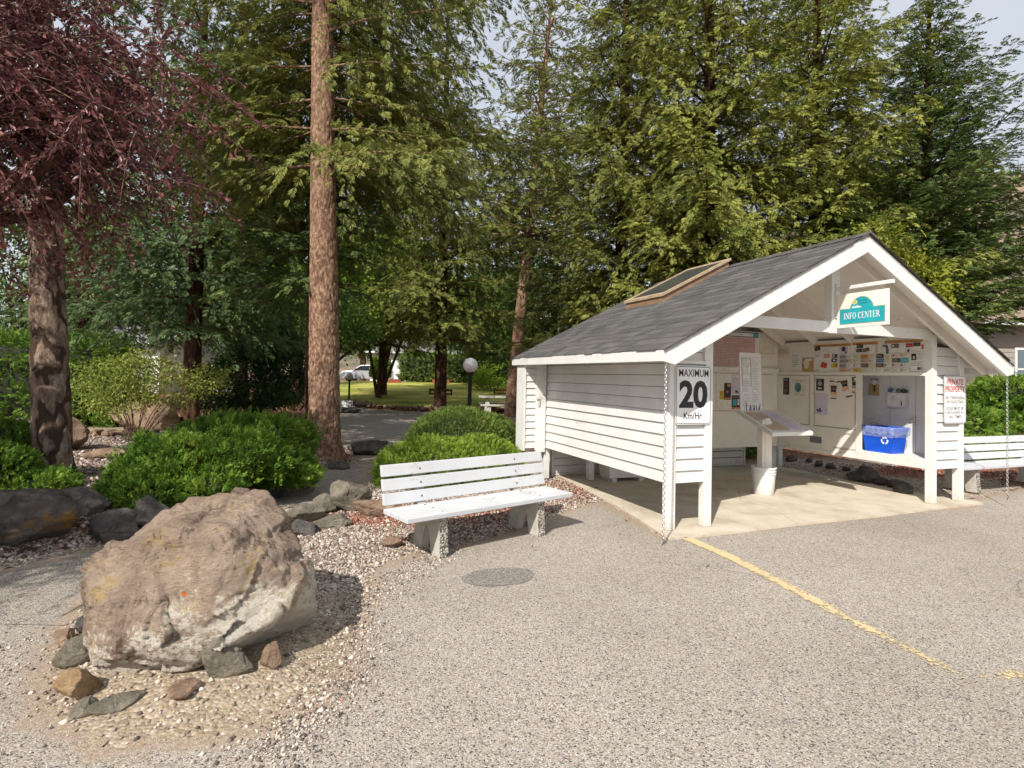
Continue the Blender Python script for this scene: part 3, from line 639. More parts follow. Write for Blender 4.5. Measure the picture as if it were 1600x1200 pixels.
# serif capitals drawn from strokes
def serif(mb, word, fn, x0, x1, z0, z1):
    adv = {'I': .42, 'N': .95, 'F': .72, 'O': .92, 'C': .86, 'E': .78, 'T': .80, 'R': .85, ' ': .34}
    tot = sum(adv[c] for c in word); sc = (x1-x0)/tot; hh = z1-z0; x = x0
    TH, TN, SF = .17, .075, .10
    for c in word:
        W_ = adv[c]-.12
        def P(u, v): return fn(x+u*sc, z0+v*hh)
        def bar(u0, v0, u1, v1, th):
            dx, dy = u1-u0, (v1-v0); 
            if abs(dx) < 1e-6: q = [(u0-th/2, v0), (u0+th/2, v0), (u1+th/2, v1), (u1-th/2, v1)]
            elif abs(dy) < 1e-6: q = [(u0, v0-th/2), (u1, v0-th/2), (u1, v1+th/2), (u0, v1+th/2)]
            else: q = [(u0-th/2, v0), (u0+th/2, v0), (u1+th/2, v1), (u1-th/2, v1)]
            mb.quad([P(*k) for k in q])
        def ser(u, v, w=.17): bar(u-w, v, u+w, v, .05)
        def arc(cx, cy, rx, ry, a0, a1, n=14, mn=TN, mx_=TH):
            pr = None
            for k in range(n+1):
                a = rad(a0+(a1-a0)*k/n); t = mn+(mx_-mn)*abs(math.cos(a)); o = (cx+rx*math.cos(a), cy+ry*math.sin(a)); i = (cx+(rx-t)*math.cos(a), cy+(ry-t*.8)*math.sin(a))
                if pr: mb.quad([P(*pr[0]), P(*o), P(*i), P(*pr[1])])
                pr = (o, i)
        if c == 'I': bar(W_/2, 0, W_/2, 1, TH); ser(W_/2, .02); ser(W_/2, .98)
        if c == 'N': bar(.13, 0, .13, 1, TN); bar(W_-.1, 0, W_-.1, 1, TN); bar(.15, 1, W_-.12, 0, TH); ser(.13, .02, .13); ser(.1, .98, .12); ser(W_-.1, .98, .13)
        if c in 'FE':
            bar(.16, 0, .16, 1, TH); ser(.16, .02); bar(.0, .97, W_, .97, .07); bar(W_-.03, .78, W_-.03, 1, .06); bar(.2, .52, W_-.15, .52, .07); bar(W_-.17, .4, W_-.17, .64, .05)
            if c == 'E': bar(0, .03, W_, .03, .07); bar(W_-.02, .0, W_-.02, .24, .06)
        if c == 'O': arc(W_/2, .5, W_/2, .52, 0, 360, 28)
        if c == 'C': arc(W_/2+.02, .5, W_/2, .52, 45, 315, 24); bar(W_-.06, .66, W_-.06, .98, .055)
        if c == 'T': bar(W_/2, 0, W_/2, 1, TH); ser(W_/2, .02); bar(0, .97, W_, .97, .07); bar(.03, .74, .03, 1, .06); bar(W_-.03, .74, W_-.03, 1, .06)
        if c == 'R': bar(.16, 0, .16, 1, TH); ser(.16, .02); ser(.1, .98, .12); arc(.3, .74, .32, .26, -90, 90, 10); bar(W_-.02, 0, .38, .5, TH)
        x += adv[c]*sc
mb = MB(); serif(mb, 'INFO CENTER', fs(.0028), .085, .505, .095, .165); mb.build('lettering', M['sign'], bd)
M['orchard'] = vmat('pale_yellow_paint', (.70, .66, .22, 1), .1, 8, .5)
mb = MB(); f_ = fs(.003)
mb.quad([f_(u, v) for u, v in ((.175, .222), (.20, .236), (.225, .228), (.25, .242), (.275, .226), (.305, .222), (.27, .212), (.235, .216), (.20, .213))]); mb.build('landscape_motif', M['sign'], bd)
mb = MB()
for k in range(7):
    a = 2*math.pi*k/7; cx, cy = .215+.022*math.cos(a), .278+.017*math.sin(a); mb.quad([f_(cx+.013*math.cos(b), cy+.010*math.sin(b)) for b in np.linspace(0, 5.6, 7)])
mb.build('leaf_motif', M['orchard'], bd)
mb = MB()
for (cx, cy, w_, amp) in ((.315, .292, .11, .006), (.325, .262, .13, .006)):
    pts = [(cx-w_/2+w_*k/24, cy+amp*math.sin(k*1.9)+amp*.7*math.sin(k*.9)) for k in range(25)]
    for k in range(24):
        (a, b), (c_, d) = pts[k], pts[k+1]; mb.quad([f_(a, b-.003), f_(c_, d-.003), f_(c_, d+.003), f_(a, b+.003)])
mb.build('script_motif', vmat('deep_teal', (.01, .17, .24, 1), .1, 8, .5), bd)

# ---- papers. wall R: plane a = WR seen from -a, coordinates (b, z); wall B: plane b = BW seen from -b, coordinates (a, z)
PAL = {'white': (.74, .73, .70), 'dark': (.04, .035, .035), 'brown': (.10, .06, .035), 'salmon': (.66, .25, .17), 'red': (.55, .05, .035), 'crimson': (.42, .02, .06), 'yellow': (.62, .42, .06), 'lilac': (.60, .55, .68), 'teal': (.06, .36, .42), 'tan': (.45, .30, .13), 'cream': (.70, .64, .52), 'blue': (.07, .15, .34), 'grey': (.35, .34, .33), 'orange': (.60, .25, .07), 'green': (.10, .20, .10), 'peach': (.70, .42, .28), 'purple': (.2, .1, .3), 'pink': (.62, .40, .38), 'lines': (.28, .26, .27), 'sand': (.52, .40, .30)}
PM = {k: vmat('print_'+k, v+(1,), .08, 14, .45) for k, v in PAL.items()}
def paper(name, label, cat, wall, q, col, marks=(), tilt=0, group=None, lift=.004):
    """q = left u, right u, z0, z1 as seen; marks = list of (u0, u1, v0, v1, colour) or ('T', text, ...) in 0..1"""
    u0, u1, z0, z1 = q; w = abs(u1-u0); h = z1-z0
    if wall == 'R': o = kthing(name, label, cat, (WR-lift, max(u0, u1), z0), -math.pi/2, group)
    elif wall == 'N': o = kthing(name, label, cat, (NB-lift, max(u0, u1), z0), -math.pi/2, group)
    else: o = kthing(name, label, cat, (min(u0, u1), BW-lift, z0), 0, group)
    if tilt: o.rotation_euler = (0, rad(tilt), o.rotation_euler[2])
    sh = MB(); n_ = 4
    for k in range(n_):   # a sheet with a slight curl
        a, b = k/n_*w, (k+1)/n_*w; ya, yb = [-.0025*math.sin(t/w*3.1) for t in (a, b)]
        sh.hexa([(a, ya-.0006, 0), (b, yb-.0006, 0), (b, 0.0012, 0), (a, .0012, 0), (a, ya-.0006, h), (b, yb-.0006, h), (b, .0012, h), (a, .0012, h)])
    sh.build('sheet', PM[col], o)
    by = {}
    for mk in marks:
        c = mk[-1] if mk[0] != 'T' else mk[-1]; mb = by.setdefault(c, MB()); t = -.0042-.0002*len(mb.f)*0
        if mk[0] == 'T':
            _, tx, a, b, c0, c1, _c = mk; add_text(mb, tx, lambda u, v: (u, -.0050, v), a*w, b*w, c0*h, c1*h, .02)
        elif mk[0] == 'O':
            _, a, b, c0, c1, _c = mk; cx, cy, rx, ry = (a+b)/2*w, (c0+c1)/2*h, (b-a)/2*w, (c1-c0)/2*h
            mb.quad([(cx+rx*math.cos(k*.35), -.0044, cy+ry*math.sin(k*.35)) for k in range(18)])
        elif mk[0] == 'L':
            _, a, b, c0, c1, nl, _c = mk; rr = random.Random(nl*7+int(a*50))
            for k in range(nl):
                zz = c1-(k+.5)*(c1-c0)/nl; e = b-(b-a)*rr.random()*.35; th = (c1-c0)/nl*.28
                x = a
                while x < e-.02:
                    x2 = min(x+.03+rr.random()*.09, e); mb.quad([(x*w, -.0040, (zz-th/2)*h), (x2*w, -.0040, (zz-th/2)*h), (x2*w, -.0040, (zz+th/2)*h), (x*w, -.0040, (zz+th/2)*h)]); x = x2+.018
        else:
            a, b, c0, c1, _c = mk; i = {'white': 3}.get(_c, 0); mb.quad([(a*w, -.0036-.0001*i, c0*h), (b*w, -.0036-.0001*i, c0*h), (b*w, -.0036-.0001*i, c1*h), (a*w, -.0036-.0001*i, c1*h)])
    for c, mb in by.items(): mb.build('printing', PM[c], o)
    return o
# wall B
paper('park_map', 'large faded pinkish site map sheet on the back wall of the kiosk', 'map', 'B', (2.50, 3.60, 1.785, 2.25), 'pink', [('L', .02, .98, .03, .98, 17, 'lines'), ('O', .3, .36, .5, .56, 'grey')], lift=.006)
paper('map_title_strip', 'white strip with black edges and teal square above the site map', 'sign', 'B', (2.50, 3.67, 2.262, 2.345), 'white', [(0, 1, 0, .14, 'dark'), (0, 1, .82, .98, 'dark'), (.90, 1, .14, .82, 'teal'), ('L', .5, .72, .3, .7, 1, 'teal')], lift=.006)
paper('blank_notice_panel', 'blank cream panel beside the site map on the back wall', 'panel', 'B', (3.70, 4.05, 2.0, 2.355), 'cream', [(.04, .96, .03, .05, 'sand')])
paper('flyer', 'small yellow leaflet low on the back wall beside the black one', 'paper', 'B', (2.85, 2.95, 1.235, 1.375), 'yellow', [('L', .1, .9, .5, .9, 3, 'brown')])
paper('flyer', 'black and gold leaflet on the back wall left of the lilac sheet', 'paper', 'B', (2.955, 3.10, 1.235, 1.505), 'dark', [('O', .15, .8, .3, .62, 'brown'), ('O', .3, .6, .38, .55, 'sand'), (.05, .95, .04, .12, 'orange'), (.4, .9, .78, .95, 'tan')], 2)
paper('notice', 'lilac typed sheet with a small dark picture on the back wall', 'paper', 'B', (3.13, 3.355, 1.325, 1.60), 'lilac', [('L', .12, .88, .3, .95, 8, 'white'), (.25, .45, .08, .22, 'dark'), ('O', .4, .6, .05, .16, 'purple')])
paper('flyer', 'dark brown leaflet with teal and cream pictures beneath the lilac sheet', 'paper', 'B', (3.12, 3.345, 1.08, 1.305), 'dark', [(.08, .45, .25, .72, 'teal'), (.5, .7, .3, .5, 'cream'), (.5, .7, .55, .72, 'cream'), (.75, .95, .3, .72, 'brown'), (0, 1, 0, .14, 'orange'), ('L', .1, .9, .78, .96, 2, 'sand')])
paper('note', 'small cream note with brown mark right of the lilac sheet', 'paper', 'B', (3.40, 3.49, 1.38, 1.52), 'cream', [('O', .3, .7, .4, .7, 'tan'), ('L', .2, .8, .1, .3, 2, 'lines')])
# wall R lower boards
paper('flyer', 'tall dark leaflet at the back end of the right wall by the stand', 'paper', 'R', (2.32, 2.20, 1.33, 1.61), 'dark', [('L', .1, .9, .82, .95, 2, 'white'), (.1, .9, .4, .7, 'brown'), ('L', .15, .85, .05, .35, 5, 'grey')])
paper('flyer', 'white leaflet with teal and grey round emblem on the right wall', 'paper', 'R', (2.10, 1.89, 1.325, 1.585), 'cream', [('O', .05, .65, .2, .82, 'teal'), ('O', .13, .6, .25, .72, 'grey'), ('L', .1, .98, .86, .96, 2, 'lines'), ('L', .1, .98, .02, .08, 1, 'lines'), (.72, .95, .3, .6, 'cream')])
paper('flyer', 'black framed leaflet with pale circle above the lilac notice', 'paper', 'R', (1.695, 1.56, 1.417, 1.60), 'dark', [('O', .22, .78, .4, .8, 'grey'), (.25, .75, .14, .26, 'white'), ('L', .2, .8, .84, .92, 1, 'white')])
paper('notice', 'long lilac notice with a small picture at its foot', 'paper', 'R', (1.715, 1.495, 1.05, 1.375), 'lilac', [('L', .15, .85, .42, .92, 9, 'white'), (.15, .32, .14, .24, 'dark'), ('O', .25, .6, .1, .22, 'purple'), ('O', .35, .5, .2, .3, 'dark')])
paper('paper_strip', 'torn strip with dark band at the top of the lower board', 'paper', 'R', (1.466, 1.373, 1.557, 1.602), 'cream', [(.05, .95, .05, .45, 'dark'), ('L', .1, .7, .6, .95, 1, 'lines')], 4)
paper('paper_strip', 'slanting strip with dark band right of the torn strip', 'paper', 'R', (1.352, 1.262, 1.54, 1.582), 'cream', [(.0, 1, .05, .45, 'dark')], -10)
paper('photo_flyer', 'upright picture leaflet with an orange band, leftmost of the three', 'paper', 'R', (1.443, 1.34, 1.30, 1.506), 'cream', [(.0, 1, .72, .98, 'brown'), (.05, .9, .5, .7, 'dark'), (.0, 1, .28, .5, 'peach'), (.05, .95, .0, .07, 'dark')])
paper('photo_flyer', 'tilted picture leaflet with an orange band, middle of the three', 'paper', 'R', (1.24, 1.13, 1.40, 1.575), 'cream', [(.0, 1, .72, .98, 'brown'), (.1, .9, .46, .7, 'dark'), (.0, 1, .12, .42, 'peach')], -14)
paper('paper_strip', 'loose black strip below the tilted picture leaflet', 'paper', 'R', (1.191, 1.09, 1.325, 1.345), 'dark', [('L', .1, .9, .2, .8, 1, 'sand')], -14)
paper('photo_flyer', 'dark picture leaflet with white heart shape, rightmost of the three', 'paper', 'R', (1.098, .999, 1.395, 1.629), 'grey', [(0, 1, .78, 1, 'dark'), ('O', .3, .7, .8, .96, 'white'), (.05, .95, .5, .72, 'dark'), (.0, 1, .0, .2, 'peach'), (.0, 1, .2, .3, 'white'), (.0, .95, .04, .1, 'brown')])
# wall R upper board
LF = .010
paper('notice', 'white sheet with red mark high at the back of the upper board', 'paper', 'R', (2.42, 2.20, 1.95, 2.119), 'cream', [(.02, .07, .3, .8, 'red'), ('L', .12, .9, .3, .9, 4, 'lines')])
paper('notice', 'typed white sheet on the upper board beside the tan folder', 'paper', 'R', (2.165, 1.98, 1.76, 2.0), 'white', [('L', .1, .9, .08, .95, 6, 'lines')])
paper('envelope', 'tan envelope holding a white card at the left of the upper board', 'envelope', 'R', (1.95, 1.742, 1.715, 1.93), 'tan', [('O', .15, .65, .2, .95, 'cream'), ('O', .45, .9, .75, .99, 'white'), (.05, .15, .35, .5, 'dark')], lift=LF)
bb = kthing('card_backing_sheet', 'white poster sheet behind the row of cards on the upper board', 'paper', (WR-.002, 1.76, 1.712), -math.pi/2)
MB().box(0, .48, -.001, .001, 0, .40).box(.49, 1.52, -.001, .001, 0, .385).box(1.53, 1.70, -.001, .001, 0, .41).build('sheet', PM['white'], bb)
UP = [('tilted dark card at the top left of the upper board', (1.715, 1.617, 2.03, 2.09), 'dark', [('L', .2, .8, .2, .8, 2, 'tan')], -14),
 ('white card with grey sketch under the tilted dark card', (1.722, 1.605, 1.925, 1.99), 'white', [('L', .1, .9, .3, .8, 3, 'dark')], 8),
 ('salmon pink card right of the grey sketch', (1.557, 1.462, 1.925, 1.98), 'salmon', [('L', .1, .9, .2, .8, 3, 'white')], 0),
 ('dark card with white flash above its twin', (1.419, 1.335, 1.93, 1.985), 'dark', [(.2, .45, .1, .9, 'white'), (.6, .8, .3, .6, 'blue')], 6),
 ('dark card with white patch beneath its twin', (1.432, 1.345, 1.862, 1.918), 'dark', [('O', .3, .8, .2, .8, 'white')], 8),
 ('folded red paper heart on the left of the upper board', (1.615, 1.515, 1.785, 1.865), 'red', [('L', .2, .8, .3, .5, 1, 'salmon')], 14),
 ('yellow card with dark corner', (1.432, 1.335, 1.777, 1.835), 'yellow', [(.8, 1, .2, .9, 'dark')], 0),
 ('white card with dark outline at the bottom left of the upper board', (1.71, 1.607, 1.716, 1.775), 'white', [('L', .1, .9, .1, .5, 2, 'dark')], 0),
 ('white and purple leaflet with a black diamond', (1.295, 1.17, 1.98, 2.09), 'lilac', [('O', .25, .8, .3, .95, 'dark'), ('O', .4, .6, .5, .75, 'purple'), (.65, .95, .05, .3, 'blue')], 0),
 ('dark card at the top of a stacked pair', (1.029, .932, 2.06, 2.112), 'dark', [('L', .1, .9, .2, .8, 2, 'grey')], 5),
 ('dark card at the bottom of a stacked pair', (1.035, .944, 1.995, 2.04), 'dark', [('L', .1, .9, .2, .8, 2, 'grey')], 0),
 ('tilted dark card right of the stacked pair', (.929, .83, 1.99, 2.04), 'brown', [('L', .1, .9, .2, .8, 2, 'sand')], -12),
 ('tall white leaflet with blue edge', (.737, .676, 1.975, 2.09), 'white', [(0, .1, 0, 1, 'blue'), ('L', .2, .9, .1, .9, 6, 'lines')], 0),
 ('white poster with a blue figure in the middle of the upper board', (.646, .539, 1.915, 2.095), 'cream', [('O', .35, .75, .7, .95, 'blue'), (.45, .8, .25, .75, 'blue'), (.0, .5, .8, .92, 'dark'), ('O', .2, .9, .02, .22, 'grey'), (.65, .85, .3, .6, 'grey')], 0),
 ('black card with two white lines right of the blue figure', (.522, .424, 2.04, 2.09), 'dark', [('O', .15, .4, .2, .8, 'white'), ('L', .5, .95, .3, .7, 2, 'white')], 0),
 ('crimson card in the top right corner of the upper board', (.332, .241, 2.042, 2.09), 'crimson', [('L', .15, .85, .3, .7, 1, 'pink')], 0),
 ('black card between the crimson and the red card', (.232, .145, 2.05, 2.097), 'dark', [('L', .1, .9, .2, .8, 2, 'grey')], 0),
 ('bright red card at the far right of the upper board', (.130, .105, 2.01, 2.066), 'red', [('L', .15, .85, .3, .7, 2, 'white')], -3),
 ('white card with black figure under the crimson card', (.345, .273, 1.97, 2.02), 'white', [(.5, .9, .1, .8, 'dark'), ('L', .1, .5, .2, .5, 1, 'lines')], 0),
 ('thin brown strip above the card rows', (.502, .35, 1.934, 1.948), 'brown', [], 0)]
for lb, q, c_, mk, tl in UP: paper('pinned_card', lb, 'card', 'R', q, c_, mk, tl, 'cards pinned on the upper board', LF)
paper('flyer', 'white leaflet with a black photo on the right end of the upper board', 'paper', 'R', (.265, .105, 1.85, 1.985), 'white', [(.05, .45, .1, .75, 'dark'), (.2, .3, .2, .5, 'white'), ('L', .5, .98, .05, .8, 6, 'lines'), ('L', .05, .98, .85, .98, 1, 'purple')], 0, None, LF)
paper('flyer', 'white leaflet with a grey photo in the bottom right of the upper board', 'paper', 'R', (.265, .105, 1.72, 1.83), 'white', [(.5, .95, .1, .5, 'grey'), (.55, .75, .2, .45, 'dark'), ('L', .05, .98, .6, .95, 2, 'green')], 0, None, LF)
# rack of business cards: four rows of clear pockets
rk = kthing('card_rack', 'clear pocket rack holding four rows of business cards', 'rack', (WR-.006, 1.305, 1.71), -math.pi/2)
mb = MB(); [mb.box(0, 1.02, -.006, .002, z, z+.006) for z in (.0, .062, .126, .190)]; mb.build('ledges', M['board'], rk)
cc = ['grey', 'cream', 'white', 'white', 'orange', 'grey', 'dark', 'cream', 'white', 'teal']
rc = random.Random(11); spec = {(0, 5): ('dark', 'black'), (1, 3): ('sand', 'sandy'), (1, 5): ('blue', 'navy blue'), (1, 8): ('teal', 'teal'), (1, 7): ('dark', 'black and white'), (2, 3): ('brown', 'brown framed'), (2, 5): ('brown', 'brown'), (3, 0): ('peach', 'peach'), (3, 2): ('yellow', 'yellow green'), (0, 3): ('orange', 'orange topped'), (0, 0): ('grey', 'dark grey'), (1, 0): ('grey', 'mid grey'), (2, 0): ('grey', 'grey striped')}
rn = ['top', 'second', 'third', 'bottom']
for r_ in range(4):
    zr = 1.905-.0655*r_
    for k in range(9):
        b0 = 1.292-.1125*k; q = (b0, b0-.098-rc.random()*.008, zr+rc.uniform(-.004, .004), zr+.052)
        if (r_, k) in spec:
            c_, nm = spec[(r_, k)]; paper('business_card', nm+' business card in the '+rn[r_]+' row of the card rack', 'card', 'R', q, c_, [('L', .1, .9, .2, .8, 2, 'white' if c_ in ('dark', 'blue', 'brown', 'teal') else 'dark')], rc.uniform(-2, 2), 'business cards in the rack', .016)
        else:
            c_ = ['white', 'cream'][rc.random() < .4]; paper('business_card', 'plain pale business card in the '+rn[r_]+' row of the card rack', 'card', 'R', q, c_, [('L', .08, .92, .15, .85, 2+rc.randrange(2), rc.choice(['lines', 'grey', 'brown', 'green']))]+([(.05, .25, .3, .8, rc.choice(['orange', 'green', 'blue', 'dark', 'red']))] if rc.random() < .5 else []), rc.uniform(-2, 2), 'business cards in the rack', .016)
# ---- niche
s = kthing('paper_bag', 'golden brown paper bag with a white tag hung at the left of the niche', 'bag', (NB-.03, 1.18, 1.37), -math.pi/2)
mb = MB(); mb.hexa([(0, -.02, 0), (.145, -.02, 0), (.145, .02, 0), (0, .02, 0), (.008, -.012, .17), (.14, -.012, .17), (.14, .012, .17), (.008, .012, .17)]); mb.build('bag', PM['tan'], s, bevel=.004)
mb = MB(); mb.box(.08, .11, -.023, -.0205, .06, .15); mb.build('print', PM['brown'], s)
mb = MB(); mb.quad([(.055, -.022, .20), (.09, -.024, .15), (.13, -.022, .17), (.14, -.02, .22), (.07, -.018, .235)]); mb.build('tag', PM['white'], s)
mb = MB(); mb.box(.03, .15, -.018, -.008, .225, .24); mb.build('clip', PM['blue'], s)
s = kthing('letter_box', 'white wall box with a typed sheet and odds and ends on top', 'box', (NB-.10, .86, 1.22), -math.pi/2)
mb = MB(); mb.box(0, .245, -.0, .10, 0, .19).box(-.004, .249, -.004, .10, .19, .2); bx = mb.build('case', M['plastic_white'], s, bevel=.004)
mb = MB(); mb.box(.005, .165, -.003, -.0005, .012, .185); ps = mb.build('typed_sheet', PM['white'], s)
mb = MB()
for k, (a, b) in enumerate(((.04, .12), (.045, .11), (.035, .115), (.06, .09))): mb.box(a, b, -.0045, -.0032, .15-k*.022, .155-k*.022)
mb.build('printing', PM['lines'], ps)
MB().tube([(.21, -.008, .02), (.205, -.008, .085)], .005, 6).build('pen', M['ink'], s)
s = kthing('blue_cap', 'crumpled blue and white cap on top of the white wall box', 'cap', (NB-.05, .84, 1.42), -math.pi/2)
def lump(seed, rx, ry, rz_, n=2, amp=.25):
    import bmesh
    bm = bmesh.new(); bmesh.ops.create_icosphere(bm, subdivisions=n, radius=1)
    V = np.array([v.co[:] for v in bm.verts]); F = [tuple(v.index for v in f.verts) for f in bm.faces]; bm.free()
    V = V*(1+amp*(fbm(V*1.7+seed, 3, seed)[:, None]-.5)*2); return V*np.array([rx, ry, rz_]), F
V, F = lump(3, .04, .04, .035); mesh_obj('crown', V+np.array([.0, 0, .03]), F, PM['blue'], s, None, True)
V, F = lump(4, .045, .035, .018); mesh_obj('brim', V+np.array([.06, 0, .018]), F, PM['white'], s, None, True)
s = kthing('sunglasses', 'dark rimmed sunglasses on top of the white wall box', 'sunglasses', (NB-.05, .74, 1.42), -math.pi/2)
for x in (.03, .095):
    mb = MB(); mb.tube([(x+.03*math.cos(a), -.03, .032+.026*math.sin(a)) for a in np.linspace(0, 2*math.pi, 14)[:-1]], .006, 6, closed=True); mb.build('rim', M['ink'], s)
mb = MB(); mb.tube([(.055, -.03, .04), (.07, -.03, .04)], .005, 6); mb.tube([(0, -.03, .04), (.0, .04, .03)], .005, 6); mb.tube([(.125, -.03, .04), (.125, .04, .03)], .005, 6); mb.build('temples', M['ink'], s)
V, F = lump(8, .05, .03, .03); mesh_obj('case', V+np.array([.08, .02, .025]), F, PM['green'], s, None, True)
# recycling bin
s = kthing('recycling_bin', 'blue recycling bin with clear liner and white arrows on the niche shelf', 'bin', (WR+.035, .92, .582), -math.pi/2)
M['blue_plastic'] = vmat('blue_plastic', (.010, .095, .62, 1), .1, 7, .35)
L0, W0, HB = .37, .27, .36
def ring(i, z, fl): return [(-fl+i, -fl+i*.0+.0+i, z), (L0+fl-i, -fl+i, z), (L0+fl-i, W0+fl-i, z), (-fl+i, W0+fl-i, z)]
mb = MB(); A_ = ring(0, 0, -.0); B_ = ring(0, HB, .028)
R1 = [ring(0, 0, 0), ring(0, HB-.05, .024), ring(0, HB-.05, .036), ring(0, HB, .04), ring(.008, HB, .04), ring(.01, .01, .0)]
for a, b in zip(R1[:-1], R1[1:]):
    for k in range(4): mb.quad([a[k], a[(k+1) % 4], b[(k+1) % 4], b[k]])
mb.quad(R1[0][::-1]); mb.quad(R1[-1])
mb.build('tub', M['blue_plastic'], s, bevel=.008)
lm, ln = mat('clear_liner', (.42, .5, .8, 1), .25, 0, .5); ln.n['Principled BSDF'].inputs['Alpha'].default_value = .38
V = []; F = []
NS = 60; per = 2*(L0+W0); rl = random.Random(2)
hem = [-.10+rl.uniform(-.03, .03) for _ in range(NS)]
for k in range(NS):
    d = k/NS*per
    if d < L0: p = (d/L0, 0)
    elif d < L0+W0: p = (1, (d-L0)/W0)
    elif d < 2*L0+W0: p = (1-(d-L0-W0)/L0, 1)
    else: p = (0, 1-(d-2*L0-W0)/W0)
    px, py = p; o_ = .048+.006*math.sin(k*2.1); X_ = -o_+px*(L0+2*o_); Y_ = -o_+py*(W0+2*o_)
    for zz, dd in ((hem[k], .0), (-.04, .003), (.004, .004), (.0, -.03), (-.14, -.05)):
        cx, cy = X_+(L0/2-X_)*(-dd*2), Y_+(W0/2-Y_)*(-dd*2); V.append((cx, cy, HB+zz+.002*math.sin(k*1.7)))
for k in range(NS):
    j = (k+1) % NS
    for q in range(4): F.append((5*k+q, 5*j+q, 5*j+q+1, 5*k+q+1))
mesh_obj('liner', V, F, lm, s, None, True)
mb = MB()   # three chasing arrows on the side facing the camera
cx, cz, R_ = .29, .175, .052
def fb(u, v): return (u, -.003-(v/HB)*.027, v)
for k in range(3):
    a0 = rad(90+120*k-48); a1 = rad(90+120*k+28); pr = None
    for i in range(7):
        a = a0+(a1-a0)*i/6; o_, i_ = (cx+R_*math.cos(a), cz+R_*math.sin(a)), (cx+(R_-.02)*math.cos(a), cz+(R_-.02)*math.sin(a))
        if pr: mb.quad([fb(*pr[0]), fb(*o_), fb(*i_), fb(*pr[1])])
        pr = (o_, i_)
    a2 = a1+rad(26); mb.quad([fb(cx+(R_+.012)*math.cos(a1), cz+(R_+.012)*math.sin(a1)), fb(cx+(R_-.01)*math.cos(a2), cz+(R_-.01)*math.sin(a2)), fb(cx+(R_-.032)*math.cos(a1), cz+(R_-.032)*math.sin(a1))])
mb.build('recycling_arrows', M['sign'], s)

# ---- notice stand in a bucket
BK = (2.45, 1.13)
s = kthing('bucket', 'white ribbed plastic bucket weighting the notice stand', 'bucket', (BK[0], BK[1], .02))
pr = [(.001, 0), (.126, 0), (.130, .006), (.148, .27), (.156, .272), (.156, .282), (.149, .284), (.150, .305), (.158, .307), (.158, .318), (.151, .32), (.152, .345), (.162, .347), (.162, .362), (.156, .366), (.150, .362), (.148, .33), (.001, .33)]
mb = MB().lathe(pr, 0, 0, 40); mb.build('pail', M['plastic_white'], s, True)
s = kthing('notice_stand', 'white wooden notice stand with sloping desk and upright board', 'stand', (BK[0], BK[1], .02))
mb = MB(); mb.box(-.075, -.03, -.045, .045, .335, 1.0); mb.box(-.028, .065, -.05, .05, .335, 1.02); mb.build('post', M['soffit'], s, bevel=.004)
mb = MB(); mb.box(.075, .115, -.03, .06, .335, .98); mb.build('brace', M['soffit'], s, bevel=.004)
# desk slopes from (b=+.33, z=1.13) down to (b=-.27, z=.86)
def dk(u, t, off=0):   # u across (a), t from low edge 0 to high edge 1
    return (u, -.24+.60*t, .84+.25*t+off)
mb = MB()
for (u0, u1, t0, t1, o0, o1) in ((-.10, .55, 0, 1, -.012, .012),): mb.hexa([dk(u0, t0, o0), dk(u1, t0, o0), dk(u1, t1, o0), dk(u0, t1, o0), dk(u0, t0, o1), dk(u1, t0, o1), dk(u1, t1, o1), dk(u0, t1, o1)])
desk = mb.build('desk', M['soffit'], s, bevel=.003)
mb = MB()
for (u0, u1, t0, t1, o0, o1) in ((-.14, .59, -.05, .02, -.022, .028), (-.14, -.10, .02, 1.0, -.03, .0), (-.14, -.10, .02, 1.0, .006, .034), (.55, .59, .02, 1.0, -.022, .028)): mb.hexa([dk(u0, t0, o0), dk(u1, t0, o0), dk(u1, t1, o0), dk(u0, t1, o0), dk(u0, t0, o1), dk(u1, t0, o1), dk(u1, t1, o1), dk(u0, t1, o1)])
mb.build('desk_edge', M['white'], desk)
def desk_sheet(name, label, col, q, off, group=None):
    o = kthing(name, label, 'paper', (BK[0], BK[1], .02)); u0, u1, t0, t1 = q
    MB().hexa([dk(u0, t0, off), dk(u1, t0, off), dk(u1, t1, off), dk(u0, t1, off), dk(u0, t0, off+.006), dk(u1, t0, off+.006), dk(u1, t1, off+.006), dk(u0, t1, off+.006)]).build('pad', PM[col], o)
    mb = MB()
    for k in range(10):
        t = t0+(t1-t0)*(.1+.08*k); mb.quad([dk(u0+.02, t, off+.0065), dk(u1-.02, t, off+.0065), dk(u1-.02, t+.008, off+.0065), dk(u0+.02, t+.008, off+.0065)])
    mb.build('printing', PM['lines'], o); return o
desk_sheet('form_pad', 'brown clipboard lying on the left of the sloping desk', 'sand', (-.06, .26, .08, .9), .013)
desk_sheet('form_pad', 'lilac white form sheet on the right of the sloping desk', 'lilac', (.29, .50, .10, .9), .013)
